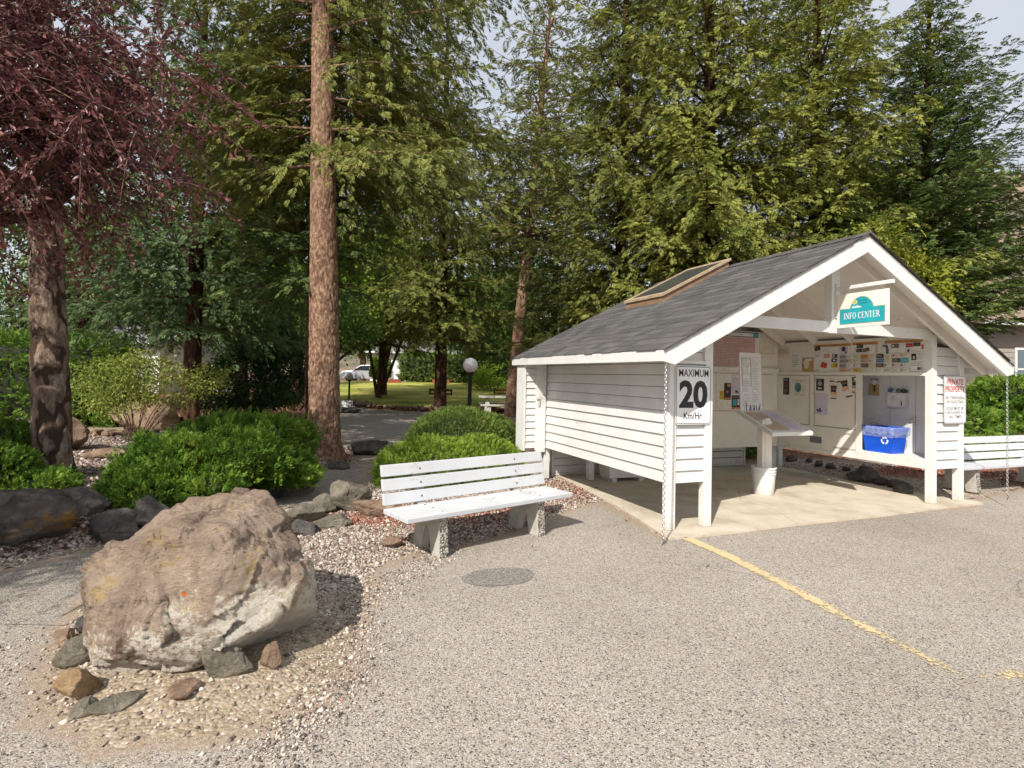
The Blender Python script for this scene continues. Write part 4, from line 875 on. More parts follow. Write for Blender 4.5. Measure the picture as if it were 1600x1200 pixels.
# upright board, leaning back and a little to the right
ub = MB(); lean = .10; rollx = .055
def up(u, v, t=0): return (-.06+u+rollx*v, .37-t+lean*v, 1.07+v)
def upbox(mb, u0, u1, v0, v1, t0, t1): return mb.hexa([up(u0, v0, t1), up(u1, v0, t1), up(u1, v0, t0), up(u0, v0, t0), up(u0, v1, t1), up(u1, v1, t1), up(u1, v1, t0), up(u0, v1, t0)])
upbox(ub, 0, .40, 0, .86, -.01, .008); ubo = ub.build('upright_board', M['plastic_white'], s, bevel=.003)
mb = MB()
for q in ((.035, .205, .38, .385), (.035, .205, .77, .775), (.035, .04, .385, .77), (.20, .205, .385, .77), (.04, .36, .79, .793), (.03, .18, .095, .099)): upbox(mb, *q, .008, .0105)
mb.build('sheet_frame', M['ink_grey'], ubo)
for lbl, (u0, u1, v0, v1), nl, seed in (('typed sheet under a black frame, top left of the upright board', (.045, .195, .395, .765), 16, 1), ('long typed sheet on the right of the upright board', (.215, .355, .14, .77), 26, 2), ('typed sheet at the bottom left of the upright board', (.035, .19, .11, .365), 11, 3)):
    o = kthing('typed_notice', lbl, 'paper', (BK[0], BK[1], .02)); mb = upbox(MB(), u0, u1, v0, v1, .009, .0125); mb.build('sheet', PM['white'], o)
    mb = MB(); rr = random.Random(seed)
    for k in range(nl):
        v = v1-(k+1)*(v1-v0)/(nl+1)
        if rr.random() < .12: continue
        x = u0+.012; e = u1-.012-rr.random()*.04
        while x < e:
            x2 = min(x+.008+rr.random()*.02, e); mb.quad([up(x, v, .0132), up(x2, v, .0132), up(x2, v+.005, .0132), up(x, v+.005, .0132)]); x = x2+.005
    mb.build('printing', PM['lines'], o)
# pens in a rack along the foot of the upright board
rp_ = random.Random(8)
for k, (u, cnm, l) in enumerate(((.10, 'black', .14), (.15, 'black', .09), (.19, 'grey', .10), (.225, 'blue', .09), (.25, 'black', .10), (.285, 'blue', .10), (.32, 'black', .11), (.35, 'grey', .07))):
    o = kthing('pen', {'black': 'black', 'grey': 'grey', 'blue': 'blue'}[cnm]+' pen standing in the row at the foot of the upright board', 'pen', (BK[0], BK[1], .02), 0, 'pens at the foot of the upright board')
    d = rp_.uniform(-.02, .04); MB().tube([up(u, .015, .018), up(u+d*.8, .015+l*.8, .018)], .0045, 6).tube([up(u+d*.8, .015+l*.8, .018), up(u+d, .015+l, .018)], .0028, 6).build('barrel', {'black': PM['dark'], 'grey': PM['grey'], 'blue': PM['blue']}[cnm], o)
mb = upbox(MB(), .03, .38, -.0, .02, .008, .03); mb.build('pen_rail', M['soffit'], ubo)

# ---- things behind and below the back wall
def slat_box(label, a0, a1, b, h, group=None):
    s = kthing('slatted_panel', label, 'panel', (a0, b, .0)); w = a1-a0
    mb = MB(); z = .06
    while z < h-.02: mb.box(.03, w-.03, -.012, .012, z, min(z+.10, h)); z += .115
    mb.build('slats', M['siding'], s); mb = MB()
    for x in (0, w-.035): mb.box(x, x+.035, -.03, .03, .0 if b < 3.3 else -.02, h)
    mb.box(.035, w-.035, -.02, .02, .025, .055); mb.build('frame', M['white'], s)
slat_box('low white slatted panel under the back of the left wall', .22, 1.28, 3.12, .50)
slat_box('low white slatted panel seen under the back board behind the stand', 3.30, 4.15, 3.20, .46)
s = kthing('planter_box', 'white wooden box on two feet under the left wall', 'box', (.80, 2.42, .018))
mb = MB(); mb.hexa([(.04, 0, .05), (.64, 0, .05), (.64, .28, .05), (.04, .28, .05), (-.0, -.02, .42), (.66, -.02, .42), (.66, .3, .42), (0, .3, .42)]); mb.build('box', M['board'], s, bevel=.004)
mb = MB(); mb.box(.06, .14, -.03, .28, 0, .05).box(.53, .62, -.03, .28, 0, .05); mb.build('feet', M['white'], s)

# ---- rain chains at the eave corners
def chain(label, a, b, z1, z0, group='rain chains at the corners of the roof', lean=(0, 0), anchor=True):
    s = kthing('rain_chain', label, 'chain', (a, b, 0), 0, group); mb = MB(); z = z1; k = 0; L = .036; W2 = .0105; r = .0032
    while z > z0:
        t = (z1-z)/(z1-z0); cx, cy = lean[0]*t, lean[1]*t; ax = (1, 0) if k % 2 else (0, 1)
        if b > 2: ax = (.8, .6) if k % 2 else (-.6, .8)
        P = []
        for q in range(10):
            an = 2*math.pi*q/10; u = W2*math.cos(an); v = (L/2)*math.sin(an)*.98
            P.append((cx+ax[0]*u, cy+ax[1]*u, z-L/2+v))
        mb.tube(P, r, 5, closed=True); z -= L-2.6*r; k += 1
    mb.build('links', M['steel'], s, True)
    mb = MB(); mb.tube([(0, 0, z1+.03), (0, 0, z1-.002)], .004, 6); mb.build('hook', M['black'], s); mb = MB()
    if anchor: mb.tube([(lean[0], lean[1], z0+.005), (lean[0]+.01, lean[1]-.005, z0-.03), (lean[0]-.01, lean[1], z0-.06)], .004, 6)
    mb.build('anchor', M['black'], s)
chain('long steel rain chain hanging at the front left corner by the speed sign', -.335, -.375, 1.74, .07, lean=(.02, .03))
chain('steel rain chain hanging at the right corner in front of the white bench', 5.0, -.36, 1.72, .16)
chain('steel rain chain at the far back corner behind the junipers', -.30, 3.26, 1.72, .10)

# ---- benches: aggregate legs, three back boards, three seat boards
m, n = mat('exposed_aggregate', rough=.85); co = n.coords(); v = n.voro(co, 75, 'Color'); s_ = n.new('SeparateColor'); n.link(v, s_.inputs[0]); vd = n.voro(co, 75, 'Distance')
n.base(n.mix(1, n.ramp(s_.outputs[0], [(0, g(.06)), (.3, (.30, .25, .2, 1)), (.6, (.52, .46, .38, 1)), (1, (.75, .72, .66, 1))]), n.ramp(vd, [(.4, g(1)), (.8, g(.25))]), 'MULTIPLY')); n.bump(n.math('SUBTRACT', 1.0, vd), 1, .01); M['aggregate'] = m
M['cast_concrete'] = vmat('cast_concrete', (.47, .44, .39, 1), .15, 9, .85, .2, 70)
def bench(label, loc, rz, group=None, L=1.85):
    s = empty('park_bench', label, 'bench', loc, rz, group)
    for x in (.33, L-.42):
        # side profile (y back, z up)
        prof = [(.04, 0), (.18, 0), (.22, .20), (.27, .24), (.30, .20), (.36, .0), (.50, 0), (.46, .20), (.475, .34), (.56, .70), (.52, .71), (.435, .43), (.40, .335), (.06, .335)]
        t = .085
        mb = MB(); mb.prism(prof, lambda y, z, w: (w, y, z), x, x+t); lg = mb.build('leg', M['cast_concrete'], s, bevel=.006)
        mb = MB(); mb.hexa([(x+.002, .03, 0), (x+t-.002, .03, 0), (x+t-.002, .0385, 0), (x+.002, .0385, 0), (x+.006, .05, .33), (x+t-.006, .05, .33), (x+t-.006, .0585, .335), (x+.006, .0585, .335)]); mb.build('aggregate_face', M['aggregate'], lg); mb = MB()
        mb.hexa([(x+.002, .515, .42), (x+t-.002, .515, .42), (x+t-.002, .525, .42), (x+.002, .525, .42), (x+.002, .562, .70), (x+t-.002, .562, .70), (x+t-.002, .572, .70), (x+.002, .572, .70)])
        mb.build('aggregate_face', M['aggregate'], lg)
    y = .0
    for k, (y0, y1, z) in enumerate(((.0, .145, .340), (.157, .285, .338), (.297, .425, .337))):
        MB().box(0, L, y0, y1, z, z+.042).build('seat_board', M['bench'], s, bevel=.006)
    for k in range(3):
        z0 = .405+.118*k; yb = .445+.04*k*.62
        mb = MB(); mb.hexa([(0, yb-.035, z0), (L, yb-.035, z0), (L, yb, z0), (0, yb, z0), (0, yb-.010, z0+.095), (L, yb-.010, z0+.095), (L, yb+.022, z0+.095), (0, yb+.022, z0+.095)])
        mb.build('back_board', M['bench'], s, bevel=.005)
    mb = MB()
    for x in (.37, L-.38):
        for k in range(3):
            z0 = .45+.118*k; yb = .445+.025*k-.03+.005; mb.hexa([(x-.007, yb-.004, z0-.007), (x+.007, yb-.004, z0-.007), (x+.007, yb+.01, z0-.007), (x-.007, yb+.01, z0-.007), (x-.007, yb-.0, z0+.007), (x+.007, yb-.0, z0+.007), (x+.007, yb+.014, z0+.007), (x-.007, yb+.014, z0+.007)])
        for y in (.07, .22, .36): mb.box(x-.007, x+.007, y-.007, y+.007, .380, .3835)
    mb.build('bolts', M['ink_grey'], s)
    return s
bench('white slatted bench in the open in front of the clipped junipers', (-.80, 4.43, 0.0), rad(39.0))
bench('white slatted bench at the right edge behind the kiosk wing', (6.35, 7.78, 0.02), rad(21.5), L=2.6)
# ------------------------------------------------------------------ rocks
import bmesh
_ico = {}
def ico(n):
    if n not in _ico:
        bm = bmesh.new(); bmesh.ops.create_icosphere(bm, subdivisions=n, radius=1)
        V = np.array([v.co[:] for v in bm.verts]); F = np.array([[v.index for v in f.verts] for f in bm.faces]); bm.free(); _ico[n] = (V, F)
    return _ico[n]
def facets(P, seed, npts, tilt, jit=.12):
    R_ = np.random.RandomState(seed); idx = R_.choice(len(P), npts, replace=False); C_ = P[idx]; T_ = R_.normal(size=(npts, 3)); T_ /= np.linalg.norm(T_, axis=1)[:, None]
    Q = P+jit*(np.column_stack([fbm(P*3+k*7.7, 3, seed+k) for k in range(3)])-.5)*2
    best = np.full(len(P), 1e9); bi = np.zeros(len(P), int)
    for k in range(npts):
        d = ((Q-C_[k])**2).sum(1); m_ = d < best; best[m_] = d[m_]; bi[m_] = k
    off = np.clip(((P-C_[bi])*T_[bi]).sum(1), -.3, .3)*tilt; return P*(1+off/np.maximum(np.linalg.norm(P, axis=1), .2))[:, None]
def rock_shape(seed, size, n=4, cuts=14, p=16, amp=.05, planes=None):
    V, F = ico(n); V = V/np.linalg.norm(V, axis=1)[:, None]; r_ = np.random.RandomState(seed)
    if planes is None:
        N = r_.normal(size=(cuts, 3)); N /= np.linalg.norm(N, axis=1)[:, None]; Hh = r_.uniform(.62, 1.0, cuts)
        V2 = V
    else:
        N = np.array([q[:3] for q in planes], float); N /= np.linalg.norm(N, axis=1)[:, None]; Hh = np.array([q[3] for q in planes]); V2 = V
    d = np.maximum(V2@N.T, 1e-3)/Hh
    r = (d**p).sum(1)**(-1/p)
    if planes is None: r = np.minimum(r, 1.25)
    P = V2*r[:, None]
    k = 1.6 if planes is None else 2.6
    nz_ = fbm(P*k+seed*3.1, 5, seed); rid = 1-np.abs(2*fbm(P*k*1.7+seed, 4, seed+5)-1)
    P = P*(1+amp*((nz_-.5)*2+(rid-.8)*1.0))[:, None]
    if n >= 4: P = facets(P, seed+3, 22, .14)
    if n >= 4: P = P*(1+.045*(fbm(P*5+seed, 4, seed+9)-.5)*2)[:, None]
    return P*np.array(size), F
def stone_mat(name, cols, sc=5, bump=.5, lichen=None, bsc=25):
    m, n = mat(name, rough=.88, spec=.2); co = n.coords(); a = n.noise(co, sc, 8, .65); b = n.noise(co, sc*9, 6, .7)
    c = n.ramp(a, [(.28, cols[0]), (.5, cols[1]), (.74, cols[2])]); c = n.mix(.6, c, n.ramp(b, [(.3, g(.6)), (.7, g(1.25))]), 'MULTIPLY')
    if lichen: c = n.mix(n.ramp(n.noise(co, sc*.9, 5, .6), [(.56, g(0)), (.66, g(.75))]), c, lichen)
    n.base(c); n.bump(n.math('ADD', b, n.math('MULTIPLY', n.noise(co, bsc, 8, .75), 1.2)), bump+.3, .03); return m
M['basalt'] = stone_mat('dark_basalt', (srgb(62, 60, 60), srgb(98, 94, 90), srgb(134, 126, 118)))
M['basalt_moss'] = stone_mat('lichened_basalt', (srgb(58, 54, 54), srgb(88, 82, 78), srgb(120, 112, 104)), 4, .5, srgb(150, 112, 40))
M['brown_stone'] = stone_mat('brown_stone', (srgb(112, 90, 74), srgb(150, 126, 106), srgb(184, 160, 138)))
M['green_stone'] = stone_mat('grey_green_stone', (srgb(92, 86, 76), srgb(128, 121, 107), srgb(158, 150, 133)))
M['tan_stone'] = stone_mat('tan_stone', (srgb(130, 104, 74), srgb(168, 142, 108), srgb(196, 172, 140)))
def rock(name, label, x, y, size, seed, mt, rz=0, sink=.25, n=4, group=None, cat='rock', cuts=13, p=18, tilt=0, z=None, amp=.05):
    V, F = rock_shape(seed, size, n, cuts, p, amp)
    z0 = gz1(x, y) if z is None else z
    o = mesh_obj(name, V+np.array([0, 0, size[2]*(1-sink*2)]), F, M[mt], None, None, False)
    sm = np.ones(len(o.data.polygons), bool); o.data.polygons.foreach_set('use_smooth', sm)
    try: o.data.set_sharp_from_angle(angle=rad(28))
    except Exception: pass
    o.location = (x, y, z0); o.rotation_euler = (rad(tilt), 0, rz); return tag(o, label, cat, group)
# the big boulder
PL = [(-1, -.1, .05, .55), (-.67, -.12, .74, .565), (-.06, -.22, .97, .50), (.60, -.1, .80, .555), (.95, -.05, .30, .60), (.62, -.40, -.70, .40), (-.85, -.35, -.45, .55), (-.1, -.86, .50, .47), (.2, -.97, -.12, .50), (-.55, -.80, .1, .54), (.62, -.74, .22, .54), (.05, -.84, -.55, .46), (.2, .9, .4, .5), (-.5, .8, .3, .5), (.6, .75, .2, .52), (0, 0, -1, .52)]
V, F = rock_shape(41, (.97, .95, .97), 7, 0, 30, .05, PL); V = facets(V, 8, 20, .05, .14); V = facets(V, 9, 170, .13, .06)
d_ = vnoise(V*np.array([3.2, 3.2, 9])+5, 8); V *= (1+.03*(np.abs(d_-.5)*2-.5))[:, None]
d3 = fbm(V*14, 4, 77); V *= (1+.016*(d3-.5)*2)[:, None]
# long chiselled grooves and a broken ledge on the lower front
gx = V@np.array([.55, .2, .8]); wob = fbm(V*2.2+9, 3, 31)*.5
gr = np.exp(-((np.mod(gx*3.1+wob*3, 1)-.5)/.055)**2)*sstep(vnoise(V*2.4+3, 12), .35, .6); V *= (1-.03*gr)[:, None]
led = sstep(V[:, 2]+.16*V[:, 0]+.07*(fbm(V*4, 3, 2)-.5)*4, -.12, -.06)*sstep(-V[:, 1], .0, .2); V *= (1+.05*led)[:, None]
q_ = V*5.2+fbm(V*3, 3, 61)[:, None]*1.4; cr_ = 1-sstep(np.abs(2*vnoise(q_, 62)-1), 0, .16); V *= (1-.020*cr_*sstep(vnoise(V*2.1+8, 63), .45, .62))[:, None]
m, n = mat('boulder_stone', rough=.9, spec=.15); co = n.coords(); a = n.noise(co, 2.4, 9, .6); b = n.noise(co, 22, 8, .72)
c = n.ramp(a, [(.28, srgb(136, 116, 102)), (.42, srgb(166, 145, 128)), (.6, srgb(190, 169, 151)), (.8, srgb(203, 186, 169))])
c = n.mix(.7, c, n.ramp(b, [(.3, g(.66)), (.68, g(1.18))]), 'MULTIPLY')
sx = n.new('SeparateXYZ'); n.link(co, sx.inputs[0])
low = n.math('ADD', n.math('ADD', n.math('MULTIPLY', sx.outputs[2], -1.5), n.math('MULTIPLY', sx.outputs[0], .25)), n.math('MULTIPLY', n.noise(co, 3.2, 6, .7), 1.5))      # the pale crust grows on the lower half
c = n.mix(n.ramp(n.math('MULTIPLY', low, n.noise(co, 17, 7, .8)), [(.34, g(0)), (.40, g(.95))]), c, srgb(226, 218, 202))
ye = n.math('MULTIPLY', n.noise(co, 4.5, 5, .6), n.noise(co, 26, 6, .7))
c = n.mix(n.ramp(ye, [(.30, g(0)), (.37, g(.6))]), c, srgb(184, 158, 92))
vo = n.voro(co, 6.5, 'Distance'); orr = n.ramp(n.math('ADD', vo, n.math('MULTIPLY', n.noise(co, 40, 4), .1)), [(.11, g(1)), (.15, g(0))])
c = n.mix(n.mix(1, orr, n.ramp(n.noise(co, 1.9, 2), [(.55, g(0)), (.6, g(1))]), 'MULTIPLY'), c, srgb(208, 112, 44))
dk_ = n.ramp(n.math('MULTIPLY', n.noise(co, 3.1, 5, .7), n.noise(co, 30, 7, .7)), [(.15, g(.8)), (.21, g(0))]); c = n.mix(dk_, c, srgb(84, 66, 54))
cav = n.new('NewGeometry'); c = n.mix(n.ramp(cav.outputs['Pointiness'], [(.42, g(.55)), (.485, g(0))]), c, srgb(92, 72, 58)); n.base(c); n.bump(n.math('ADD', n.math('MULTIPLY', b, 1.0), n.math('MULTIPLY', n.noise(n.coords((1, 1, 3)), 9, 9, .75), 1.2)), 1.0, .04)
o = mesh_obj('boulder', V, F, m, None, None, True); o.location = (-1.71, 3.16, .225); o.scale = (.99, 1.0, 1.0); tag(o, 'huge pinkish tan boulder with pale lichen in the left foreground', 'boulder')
# named single rocks: label, x, y, (sx, sy, sz), seed, material, rz
RK = [('large dark lichened rock at the left edge of the retaining wall', -4.05, 4.62, (.44, .30, .20), 3, 'basalt_moss', .5),
 ('dark rock second from the left in the retaining wall', -3.52, 4.98, (.20, .18, .15), 14, 'basalt', 1.2),
 ('squarish grey rock with a flat face in the retaining wall', -3.40, 5.38, (.23, .17, .17), 22, 'basalt', .2),
 ('dark rock between the squarish rock and the juniper', -3.18, 5.55, (.14, .14, .13), 5, 'basalt', 2),
 ('low dark rock tucked behind the retaining wall', -4.0, 5.25, (.24, .2, .13), 6, 'basalt', .6),
 ('grey green boulder under the right side of the front juniper', -2.78, 6.9, (.34, .22, .19), 7, 'basalt', .3),
 ('small dark rock at the foot of the reddish pine', -2.75, 8.9, (.18, .15, .10), 8, 'basalt', .8),
 ('dark jagged rock beside the path right of the pine', -2.62, 10.6, (.42, .25, .18), 9, 'basalt', .2),
 ('flat slab of greenish stone lying right of the boulder', -1.66, 5.38, (.19, .12, .07), 10, 'green_stone', .6),
 ('rounded greenish rock near the boulder top', -2.02, 5.52, (.20, .15, .12), 11, 'green_stone', 1.3),
 ('dark rock in front of the rounded greenish rock', -1.88, 5.10, (.17, .10, .08), 12, 'basalt', .3),
 ('pointed brown rock standing behind the greenish slab', -1.72, 6.05, (.24, .18, .20), 15, 'green_stone', .9),
 ('brown rock left of the bench end', -1.38, 5.78, (.20, .15, .13), 16, 'brown_stone', .1),
 ('pale round rock between the pointed rock and the path', -1.98, 5.95, (.16, .13, .11), 17, 'green_stone', 2.2),
 ('small rock in the red chips by the bench leg', -1.0, 4.92, (.09, .07, .05), 18, 'brown_stone', .5),
 ('grey green wedge leaning on the right foot of the boulder', -1.36, 2.74, (.11, .05, .10), 19, 'green_stone', .35),
 ('brown wedge beside the grey green wedge', -1.18, 2.84, (.06, .05, .07), 20, 'brown_stone', .2),
 ('broad grey slab at the left foot of the boulder', -2.22, 2.93, (.10, .07, .07), 21, 'green_stone', .7),
 ('tan triangular rock in front of the boulder', -1.97, 2.62, (.085, .07, .085), 24, 'tan_stone', .2),
 ('long flat grey stone in the dirt before the boulder', -1.72, 2.53, (.10, .045, .028), 25, 'green_stone', .55),
 ('reddish stone half buried below the boulder', -1.47, 2.62, (.07, .06, .03), 26, 'brown_stone', 1.4),
 ('dark brown stone left of the boulder', -2.44, 3.12, (.06, .06, .05), 27, 'brown_stone', .3),
 ('thin yellowish flake standing left of the boulder', -2.30, 3.12, (.03, .06, .10), 28, 'tan_stone', .1),
 ('small dark stone behind the yellowish flake', -2.40, 3.28, (.08, .06, .07), 29, 'basalt', .3),
 ('small grey pebble cluster rock in the dirt', -1.86, 2.50, (.05, .04, .035), 30, 'green_stone', .3),
 ('large tan boulder behind the yellow green shrub', -8.15, 12.3, (.62, .45, .42), 31, 'brown_stone', .2),
 ('big brown rock left of the big left trunk', -7.35, 9.0, (.36, .3, .32), 33, 'brown_stone', .5),
 ('dark rock at the left edge beyond the trunk', -8.1, 9.2, (.3, .3, .27), 34, 'basalt', .2),
 ('dark round rock right of the big left trunk', -5.75, 9.1, (.16, .16, .2), 35, 'basalt', .2),
 ('low dark rock in the middle of the gravel bed', -5.6, 8.7, (.42, .28, .16), 36, 'basalt', .1),
 ('flat brown rock left of the low dark rock', -6.1, 8.6, (.34, .2, .10), 37, 'brown_stone', .3),
 ('squarish dark rock between the two right posts of the kiosk', *K(4.52, .62)[:2], (.14, .11, .13), 38, 'basalt', .4),
 ('flat slate rock behind the right wall of the kiosk', *K(4.95, 1.5)[:2], (.28, .2, .12), 39, 'basalt', .9)]
for i, (lb, x, y, sz, sd, mt, rz) in enumerate(RK):
    big = sz[0] > .3; rock('rock', lb, x, y, sz, sd, mt, rz, .22, 5 if y < 7.5 else 4, None, 'rock', 11, 34, amp=.09)
rr = random.Random(77)
# grey stones bordering the barberry bed, a broken row
for k in range(16):
    t = k/15; x = -8.6+t*3.4+rr.uniform(-.1, .1); y = 10.9+t*.5+rr.uniform(-.15, .15); s_ = rr.uniform(.10, .2)
    rock('edging_stone', 'brownish stone in the row edging the shrub bed', x, y, (s_*1.3, s_, s_*.7), 100+k, rr.choice(['brown_stone', 'green_stone']), rr.random()*3, .25, 3, 'stones edging the shrub bed', 'stone')
for k in range(36):
    i = [(-9.6, 27.2), (-7.6, 25.6), (-5.6, 23.9), (-3.6, 23.0), (-1.5, 22.9), (1.2, 24.2)]; t = k/35*5; j = min(int(t), 4); u = t-j
    x = i[j][0]+(i[j+1][0]-i[j][0])*u; y = i[j][1]+(i[j+1][1]-i[j][1])*u-.05; s_ = rr.uniform(.12, .2)
    rock('edging_stone', 'brown stone in the curved row edging the lawn', x, y, (s_*1.2, s_, s_*.85), 200+k, 'brown_stone', rr.random()*3, .2, 3, 'stones edging the lawn', 'stone')
for k in range(9):
    x, y = K(4.85+rr.uniform(-.1, .5), .9+k*.27)[:2]; s_ = rr.uniform(.05, .1)
    rock('edging_stone', 'small dark stone in the row beside the pad behind the right wall', x, y, (s_*1.3, s_, s_*.8), 300+k, 'basalt', rr.random()*3, .2, 3, 'stones behind the right wall', 'stone')

def scatter(name, TV, TF, P, D, S, mt, parent=None, roll=None, attr=None, up=(0, 0, 1), rs=None):
    """one mesh made of many copies of a small template; TV x axis follows D"""
    N = len(P); D = D/np.maximum(np.linalg.norm(D, axis=1), 1e-9)[:, None]
    Sd = np.cross(D, np.broadcast_to(np.array(up, float), D.shape)); l = np.linalg.norm(Sd, axis=1); bad = l < 1e-3; Sd[bad] = (1, 0, 0); l[bad] = 1; Sd /= l[:, None]
    Nn = np.cross(Sd, D)
    if roll is not None:
        c, s = np.cos(roll)[:, None], np.sin(roll)[:, None]; Sd, Nn = Sd*c+Nn*s, Nn*c-Sd*s
    S = np.asarray(S, float); S = S[:, None] if S.ndim == 1 else S
    if S.shape[1] == 1: S = np.repeat(S, 3, 1)
    V = P[:, None, :]+TV[None, :, 0:1]*(D*S[:, 0:1])[:, None, :]+TV[None, :, 1:2]*(Sd*S[:, 1:2])[:, None, :]+TV[None, :, 2:3]*(Nn*S[:, 2:3])[:, None, :]
    V = V.reshape(-1, 3); k = len(TV); F = (TF[None]+(np.arange(N)*k)[:, None, None]).reshape(-1, TF.shape[1])
    at = {a: np.repeat(v, k) for a, v in (attr or {}).items()}
    return mesh_obj(name, V, F, mt, parent, None, False, at)
BM_CONE = vmat('cone_brown', srgb(96, 62, 42), .25, 60, .9, .6, 90)
# loose pebbles
OV = np.array([(1, 0, 0), (-1, 0, 0), (0, 1, 0), (0, -1, 0), (.1, .1, 1), (-.1, 0, -1)], float); OF = np.array([(0, 2, 4), (2, 1, 4), (1, 3, 4), (3, 0, 4), (2, 0, 5), (1, 2, 5), (3, 1, 5), (0, 3, 5)])
R = np.random.RandomState(4)
def pebble_field(name, label, cands, size, cols, zoff=0, seed=1):
    N = len(cands); z = gz(cands[:, 0], cands[:, 1]); P = np.column_stack([cands, np.maximum(z, 0)+zoff]); R_ = np.random.RandomState(seed)
    D = R_.normal(size=(N, 3)); D[:, 2] *= .35; s = size*np.exp(R_.normal(0, .38, N)); S3 = np.column_stack([s, s*R_.uniform(.6, 1, N), s*R_.uniform(.45, .8, N)])
    m, n = mat(name+'_stone', rough=.85, spec=.2); a = n.new('Attribute'); a.attribute_name = 'tone'; n.base(n.ramp(a.outputs['Fac'], cols))
    o = scatter(name, OV, OF, P, D, S3, m, attr={'tone': R_.random_sample(N)}); tag(o, label, 'gravel', None, 'stuff')
GC = [(0, srgb(80, 72, 68)), (.25, srgb(120, 108, 98)), (.5, srgb(158, 144, 130)), (.8, srgb(196, 186, 172)), (.95, srgb(214, 206, 194)), (1, srgb(170, 120, 96))]
c = np.column_stack([R.uniform(-2.9, 1.6, 80000), R.uniform(2.0, 9, 80000)])
i_ = sdist(c[:, 0], c[:, 1], ISLAND); keep = (i_ > -.05)&(R.random_sample(len(c)) < np.where(c[:, 1] < 3.9, .18, 1)*np.where((c[:, 0]+1.2)**2+(c[:, 1]-2.8)**2 < .5, .5, 1)); keep &= (np.hypot((c[:, 0]+1.77)/.5, (c[:, 1]-3.28)/.45) > 1)
pebble_field('loose_gravel', 'pale crushed gravel between the boulder, the bench and the kiosk', c[keep], .0105, GC, .003, 2)
c = np.column_stack([R.uniform(-9, -2.4, 70000), 4.2+R.random_sample(70000)**1.3*7]); b_ = sdist(c[:, 0], c[:, 1], BED)
pebble_field('bed_gravel', 'grey brown gravel and bark bits in the raised left bed', c[b_ > .05], .016, [(0, srgb(60, 46, 40)), (.3, srgb(104, 86, 76)), (.6, srgb(148, 134, 124)), (.85, srgb(196, 188, 180)), (1, srgb(120, 82, 64))], .003, 3)
# scattered grit over the asphalt near the dirt, and red chips
t = R.random_sample(2600); c = np.column_stack([np.interp(t, [0, .3, .6, 1], [-.95, -.78, -.98, -.5])+R.normal(0, .10, 2600), np.interp(t, [0, .3, .6, 1], [2.2, 2.8, 3.7, 5.0])+R.normal(0, .10, 2600)])
c2 = np.column_stack([R.normal(-2.35, .35, 500), R.normal(2.7, .4, 500)]); c = np.vstack([c, c2]); 
pebble_field('loose_grit', 'grit strewn along the edge of the asphalt by the boulder', c, .0075, GC, .003, 5)
red_c = []
for (cx, cy, sx_, sy_, k) in ((-1.35, 5.7, .45, .2, 3000), (-.2, 6.2, .75, .22, 3500), (1.0, 7.8, .3, .5, 2500), (-3.05, 6.6, .2, .4, 1200), (7.4, 9.5, 1.0, .25, 2000)): red_c.append(np.column_stack([R.normal(cx, sx_, k), R.normal(cy, sy_, k)]))
c = np.vstack(red_c); ok = (sdist(c[:, 0], c[:, 1], LOT) < -.02)&(sdist(c[:, 0], c[:, 1], PATH) < -.02)
pebble_field('red_lava_chips', 'rusty red lava chips around the bench and rocks', c[ok], .012, [(0, srgb(74, 42, 34)), (.4, srgb(124, 72, 56)), (.7, srgb(160, 96, 74)), (.85, srgb(150, 132, 118)), (1, srgb(196, 184, 170))], .004, 6)

# fallen needles, cones and bits of bark
t_ = R.random_sample(9000); c = np.column_stack([R.uniform(-8, 1.8, 9000), R.uniform(4.6, 13, 9000)]); ok = (sdist(c[:, 0], c[:, 1], BED) > 0)|(sdist(c[:, 0], c[:, 1], PATH) > 0); c = c[ok|(R.random_sample(9000) < .3)]
NV = np.array([(-1, 0, 0), (1, -.1, .02), (1, .1, .02), (0, .12, .08)]); NF = np.array([(0, 1, 3), (0, 3, 2), (0, 2, 1)])
m, n = mat('needle_litter', rough=.9, spec=.1); a = n.new('Attribute'); a.attribute_name = 'tone'; n.base(n.ramp(a.outputs['Fac'], [(0, srgb(70, 48, 36)), (.6, srgb(128, 90, 64)), (1, srgb(172, 132, 92))]))
N = len(c); D = R.normal(size=(N, 3)); D[:, 2] *= .12
o = scatter('fallen_litter', NV, NF, np.column_stack([c, np.maximum(gz(c[:, 0], c[:, 1]), 0)+.012]), D, .012+.03*R.random_sample(N)**3, m, attr={'tone': R.random_sample(N)}); tag(o, 'fallen needles and bark bits on the path and the beds', 'litter', None, 'stuff')
for k in range(14):
    x, y = R.uniform(-6, -2.6), R.uniform(5.4, 9.6); z = max(gz1(x, y), 0); V, F = rock_shape(500+k, (.038, .024, .022), 3, 10, 14, .1)
    o = mesh_obj('pine_cone', V, F, BM_CONE, None, None, True); o.location = (x, y, z+.02); o.rotation_euler = (0, 0, R.uniform(0, 3)); tag(o, 'small brown cone lying under the trees', 'cone', 'cones fallen under the trees')
